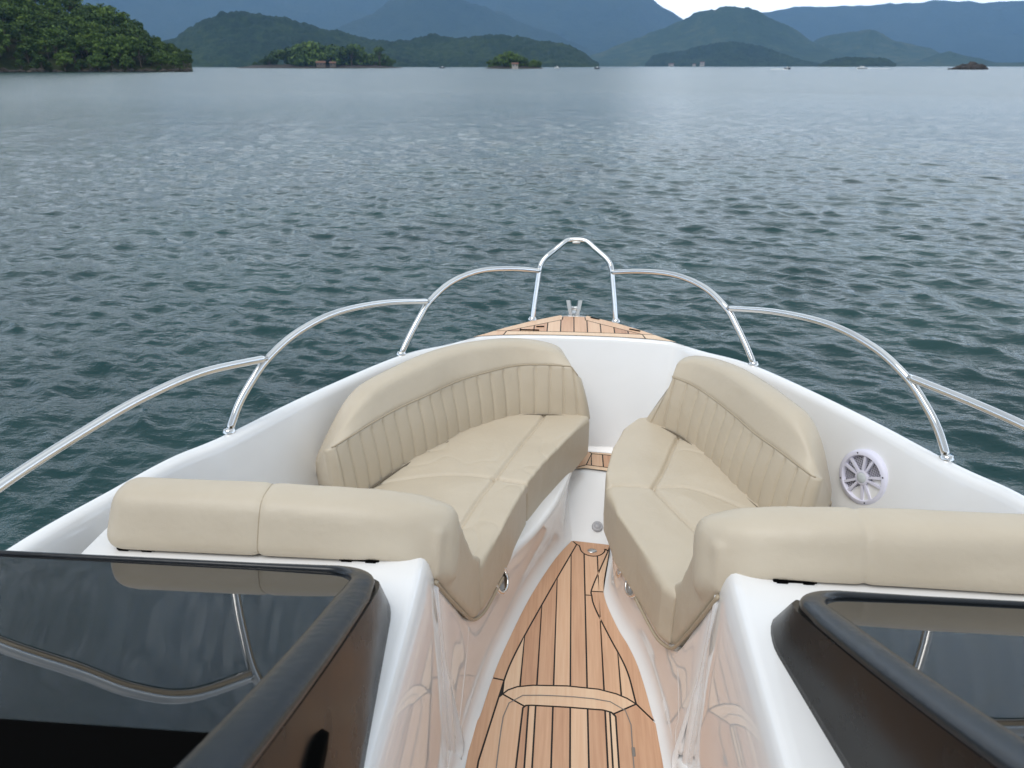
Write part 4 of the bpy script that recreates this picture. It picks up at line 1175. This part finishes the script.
house(333, 824, 6, 5, 3.0, M['house_wall'], 'small square ochre house at the right of the long one on the low islet')
house(515, 636, 5, 4, 2.0, M['house_white'], 'low pale cabin on the shore of the small round islet', 1.0)
house(671, 2880, 18, 10, 6, M['house_white'], 'broad white house under a clay roof at the foot of the wooded hill', 2)
house(702, 2870, 16, 10, 11, M['house_white'], 'tall white house by the water below the middle of the wooded hill', 2)
house(694, 2875, 11, 8, 5, M['house_white'], 'small white house left of the tall one below the wooded hill', 2)

# distant boats
def launch(px, d, L, label, heading, cat='boat', dark=False):
    x, y, _ = polar(bearing(px), d)
    t = thing('speedboat', label, cat, (x, y, WATER_Z)); t.rotation_euler = (0, 0, heading)
    rows = []
    for u in np.linspace(0, 1, 14):
        w = L * .17 * (1 - max(0, (u - .45) / .55) ** 2.2); sh = .9 + .35 * u ** 2
        rows.append([(-w, -L / 2 + L * u, sh), (-w * .85, -L / 2 + L * u, .25 + .2 * u), (0, -L / 2 + L * u * .97, -.25), (w * .85, -L / 2 + L * u, .25 + .2 * u), (w, -L / 2 + L * u, sh), (0, -L / 2 + L * u, sh + .06)])
    v, f = loft(rows, close_u=True); f.append(tuple(range(6))); f.append(tuple(13 * 6 + j for j in range(6)))
    obj('hull', v, f, M['boat_dark'] if dark else M['boat_white'], t, False)
    bm = bmesh.new(); box_bm(bm, (-L * .11, -L * .2, .9), (L * .11, L * .12, 1.9 if not dark else 1.5), .15, 2); bm_obj('cabin', bm, M['boat_white'], t, False)
    bm = bmesh.new(); box_bm(bm, (-L * .112, L * .0, 1.35), (L * .112, L * .10, 1.75), .02, 1); bm_obj('window', bm, M['window'], t, False)
    bm = bmesh.new(); box_bm(bm, (-.25, -L / 2 - .5, .3), (.25, -L / 2 + .1, 1.2), .08, 2); bm_obj('outboard_motor', bm, M['boat_dark'], t, False)
    return t, (x, y)
b1, p1 = launch(862, 640, 7.5, 'white speedboat running across the bay, right of the hills, with a long wake', R(100))
b2, p2 = launch(788, 520, 4.2, 'small dark launch with foam beside it in front of the wooded hill', R(-70), dark=True)
def wake(p, hd, L, w, seed):
    g = random.Random(seed); bm = bmesh.new()
    ca, sa = math.cos(hd), math.sin(hd)
    for i in range(150):
        t_ = g.random(); yy = -L * t_ ; xx = g.gauss(0, w * (.4 + .6 * t_))
        r_ = bmesh.ops.create_icosphere(bm, subdivisions=1, radius=g.uniform(.2, .55) * (1 - .55 * t_))
        for v_ in r_['verts']:
            q = v_.co.copy(); q.z *= .7
            lx, ly = q.x + xx, q.y * 1.6 + yy
            v_.co = Vector((p[0] + lx * ca - ly * sa, p[1] + lx * sa + ly * ca, WATER_Z + .12 + q.z))
    o = bm_obj('wake', bm, M['foam'], None, True); structure(o, 'stuff'); return o
wake(p1, R(100), 22, .8, 1); wake(p2, R(-70), 12, .9, 2)
launch(442, 760, 5.5, 'dark moored launch between the long islet and the small round one', R(80), dark=True)
launch(597, 560, 3.6, 'tiny dark launch under the tip of the wooded hill', R(75), dark=True)
launch(557, 700, 4.5, 'white moored launch just right of the small round islet', R(85))

# ================================================================== AIR, SKY, LIGHT
bm = bmesh.new(); box_bm(bm, (-11000, -3400, -6), (11000, 11200, 1150))
hz = bm_obj('haze', bm, [], None, False)
hm = bpy.data.materials.new('haze_air'); hm.use_nodes = True
hn = hm.node_tree.nodes; hn.remove(hn['Principled BSDF'])
pv = hn.new('ShaderNodeVolumePrincipled'); pv.inputs['Color'].default_value = (.32, .57, .96, 1); pv.inputs['Density'].default_value = 8.5e-5
pv.inputs['Anisotropy'].default_value = .0
hm.node_tree.links.new(pv.outputs['Volume'], hn['Material Output'].inputs['Volume'])
hz.data.materials.append(hm); structure(hz, 'stuff'); hz.display_type = 'WIRE'

SUN_EL, SUN_AZ = 60, -155    # high behind the helm, a soft glow through the cloud
w = bpy.data.worlds.new('World'); sc.world = w; w.use_nodes = True
n, l = w.node_tree.nodes, w.node_tree.links
bg = n['Background']; bg.inputs['Strength'].default_value = .1
sky = n.new('ShaderNodeTexSky'); sky.sky_type = 'NISHITA'; sky.sun_disc = False
sky.sun_elevation = R(SUN_EL); sky.sun_rotation = R(SUN_AZ); sky.air_density = 1.2; sky.dust_density = 2.0
tc = n.new('ShaderNodeTexCoord')
mp = n.new('ShaderNodeMapping'); mp.inputs['Scale'].default_value = (1, 1, 3.2); mp.inputs['Location'].default_value = (.3, .1, 0)
l.new(tc.outputs['Generated'], mp.inputs['Vector'])
nz = n.new('ShaderNodeTexNoise'); nz.inputs['Scale'].default_value = 2.4; nz.inputs['Detail'].default_value = 7; nz.inputs['Roughness'].default_value = .55
l.new(mp.outputs['Vector'], nz.inputs['Vector'])
cov = ramp(n, [(.28, (.55, .55, .55)), (.45, (1, 1, 1))]); l.new(nz.outputs['Fac'], cov.inputs['Fac'])
cc = ramp(n, [(.25, (8.1, 9.0, 9.6)), (.5, (9.9, 10.7, 11.2)), (.75, (12.2, 12.7, 13.0))]); l.new(nz.outputs['Fac'], cc.inputs['Fac'])
# the cloud deck is brightest ahead, towards the hidden sun and low over the bay, and heavier overhead and to the left
sx = n.new('ShaderNodeSeparateXYZ'); l.new(tc.outputs['Generated'], sx.inputs[0])
el = ramp(n, [(.0, (1.65, 1.65, 1.65)), (.16, (1.40, 1.40, 1.40)), (.40, (.56, .56, .56)), (.72, (.50, .50, .50)), (1., (.85, .85, .85))]); l.new(sx.outputs['Z'], el.inputs['Fac'])
dt = n.new('ShaderNodeVectorMath'); dt.operation = 'DOT_PRODUCT'; dt.inputs[1].default_value = (math.sin(R(28)), math.cos(R(28)), 0)
l.new(tc.outputs['Generated'], dt.inputs[0])
az = n.new('ShaderNodeMapRange'); az.inputs['From Min'].default_value = -.2; az.inputs['From Max'].default_value = .95; az.inputs['To Min'].default_value = .80; az.inputs['To Max'].default_value = 1.12
az.interpolation_type = 'SMOOTHSTEP'; l.new(dt.outputs['Value'], az.inputs['Value'])
k1 = n.new('ShaderNodeMix'); k1.data_type = 'RGBA'; k1.blend_type = 'MULTIPLY'; k1.inputs['Factor'].default_value = 1
l.new(cc.outputs['Color'], k1.inputs['A']); l.new(el.outputs['Color'], k1.inputs['B'])
k2 = n.new('ShaderNodeVectorMath'); k2.operation = 'SCALE'; l.new(k1.outputs['Result'], k2.inputs[0]); l.new(az.outputs['Result'], k2.inputs['Scale'])
mx = n.new('ShaderNodeMix'); mx.data_type = 'RGBA'
l.new(cov.outputs['Color'], mx.inputs['Factor']); l.new(sky.outputs['Color'], mx.inputs['A']); l.new(k2.outputs[0], mx.inputs['B'])
l.new(mx.outputs['Result'], bg.inputs['Color'])

sd = bpy.data.lights.new('sun', 'SUN'); sd.energy = 1.5; sd.angle = R(40); sd.color = (1, .98, .95)
so = bpy.data.objects.new('sun', sd); COL.objects.link(so)
d = Vector((math.sin(R(SUN_AZ)) * math.cos(R(SUN_EL)), math.cos(R(SUN_AZ)) * math.cos(R(SUN_EL)), math.sin(R(SUN_EL))))
so.rotation_euler = d.to_track_quat('Z', 'Y').to_euler()

sc.view_settings.view_transform = 'Standard'; sc.view_settings.look = 'None'; sc.view_settings.gamma = 1
sc.view_settings.exposure = 0.44
sc.cycles.use_denoising = True
try: sc.cycles.denoiser = 'OPENIMAGEDENOISE'
except Exception: pass
sc.cycles.max_bounces = 7; sc.cycles.diffuse_bounces = 3; sc.cycles.glossy_bounces = 4; sc.cycles.volume_bounces = 1
sc.cycles.use_adaptive_sampling = True; sc.cycles.adaptive_threshold = .01
sc.cycles.caustics_reflective = False; sc.cycles.caustics_refractive = False
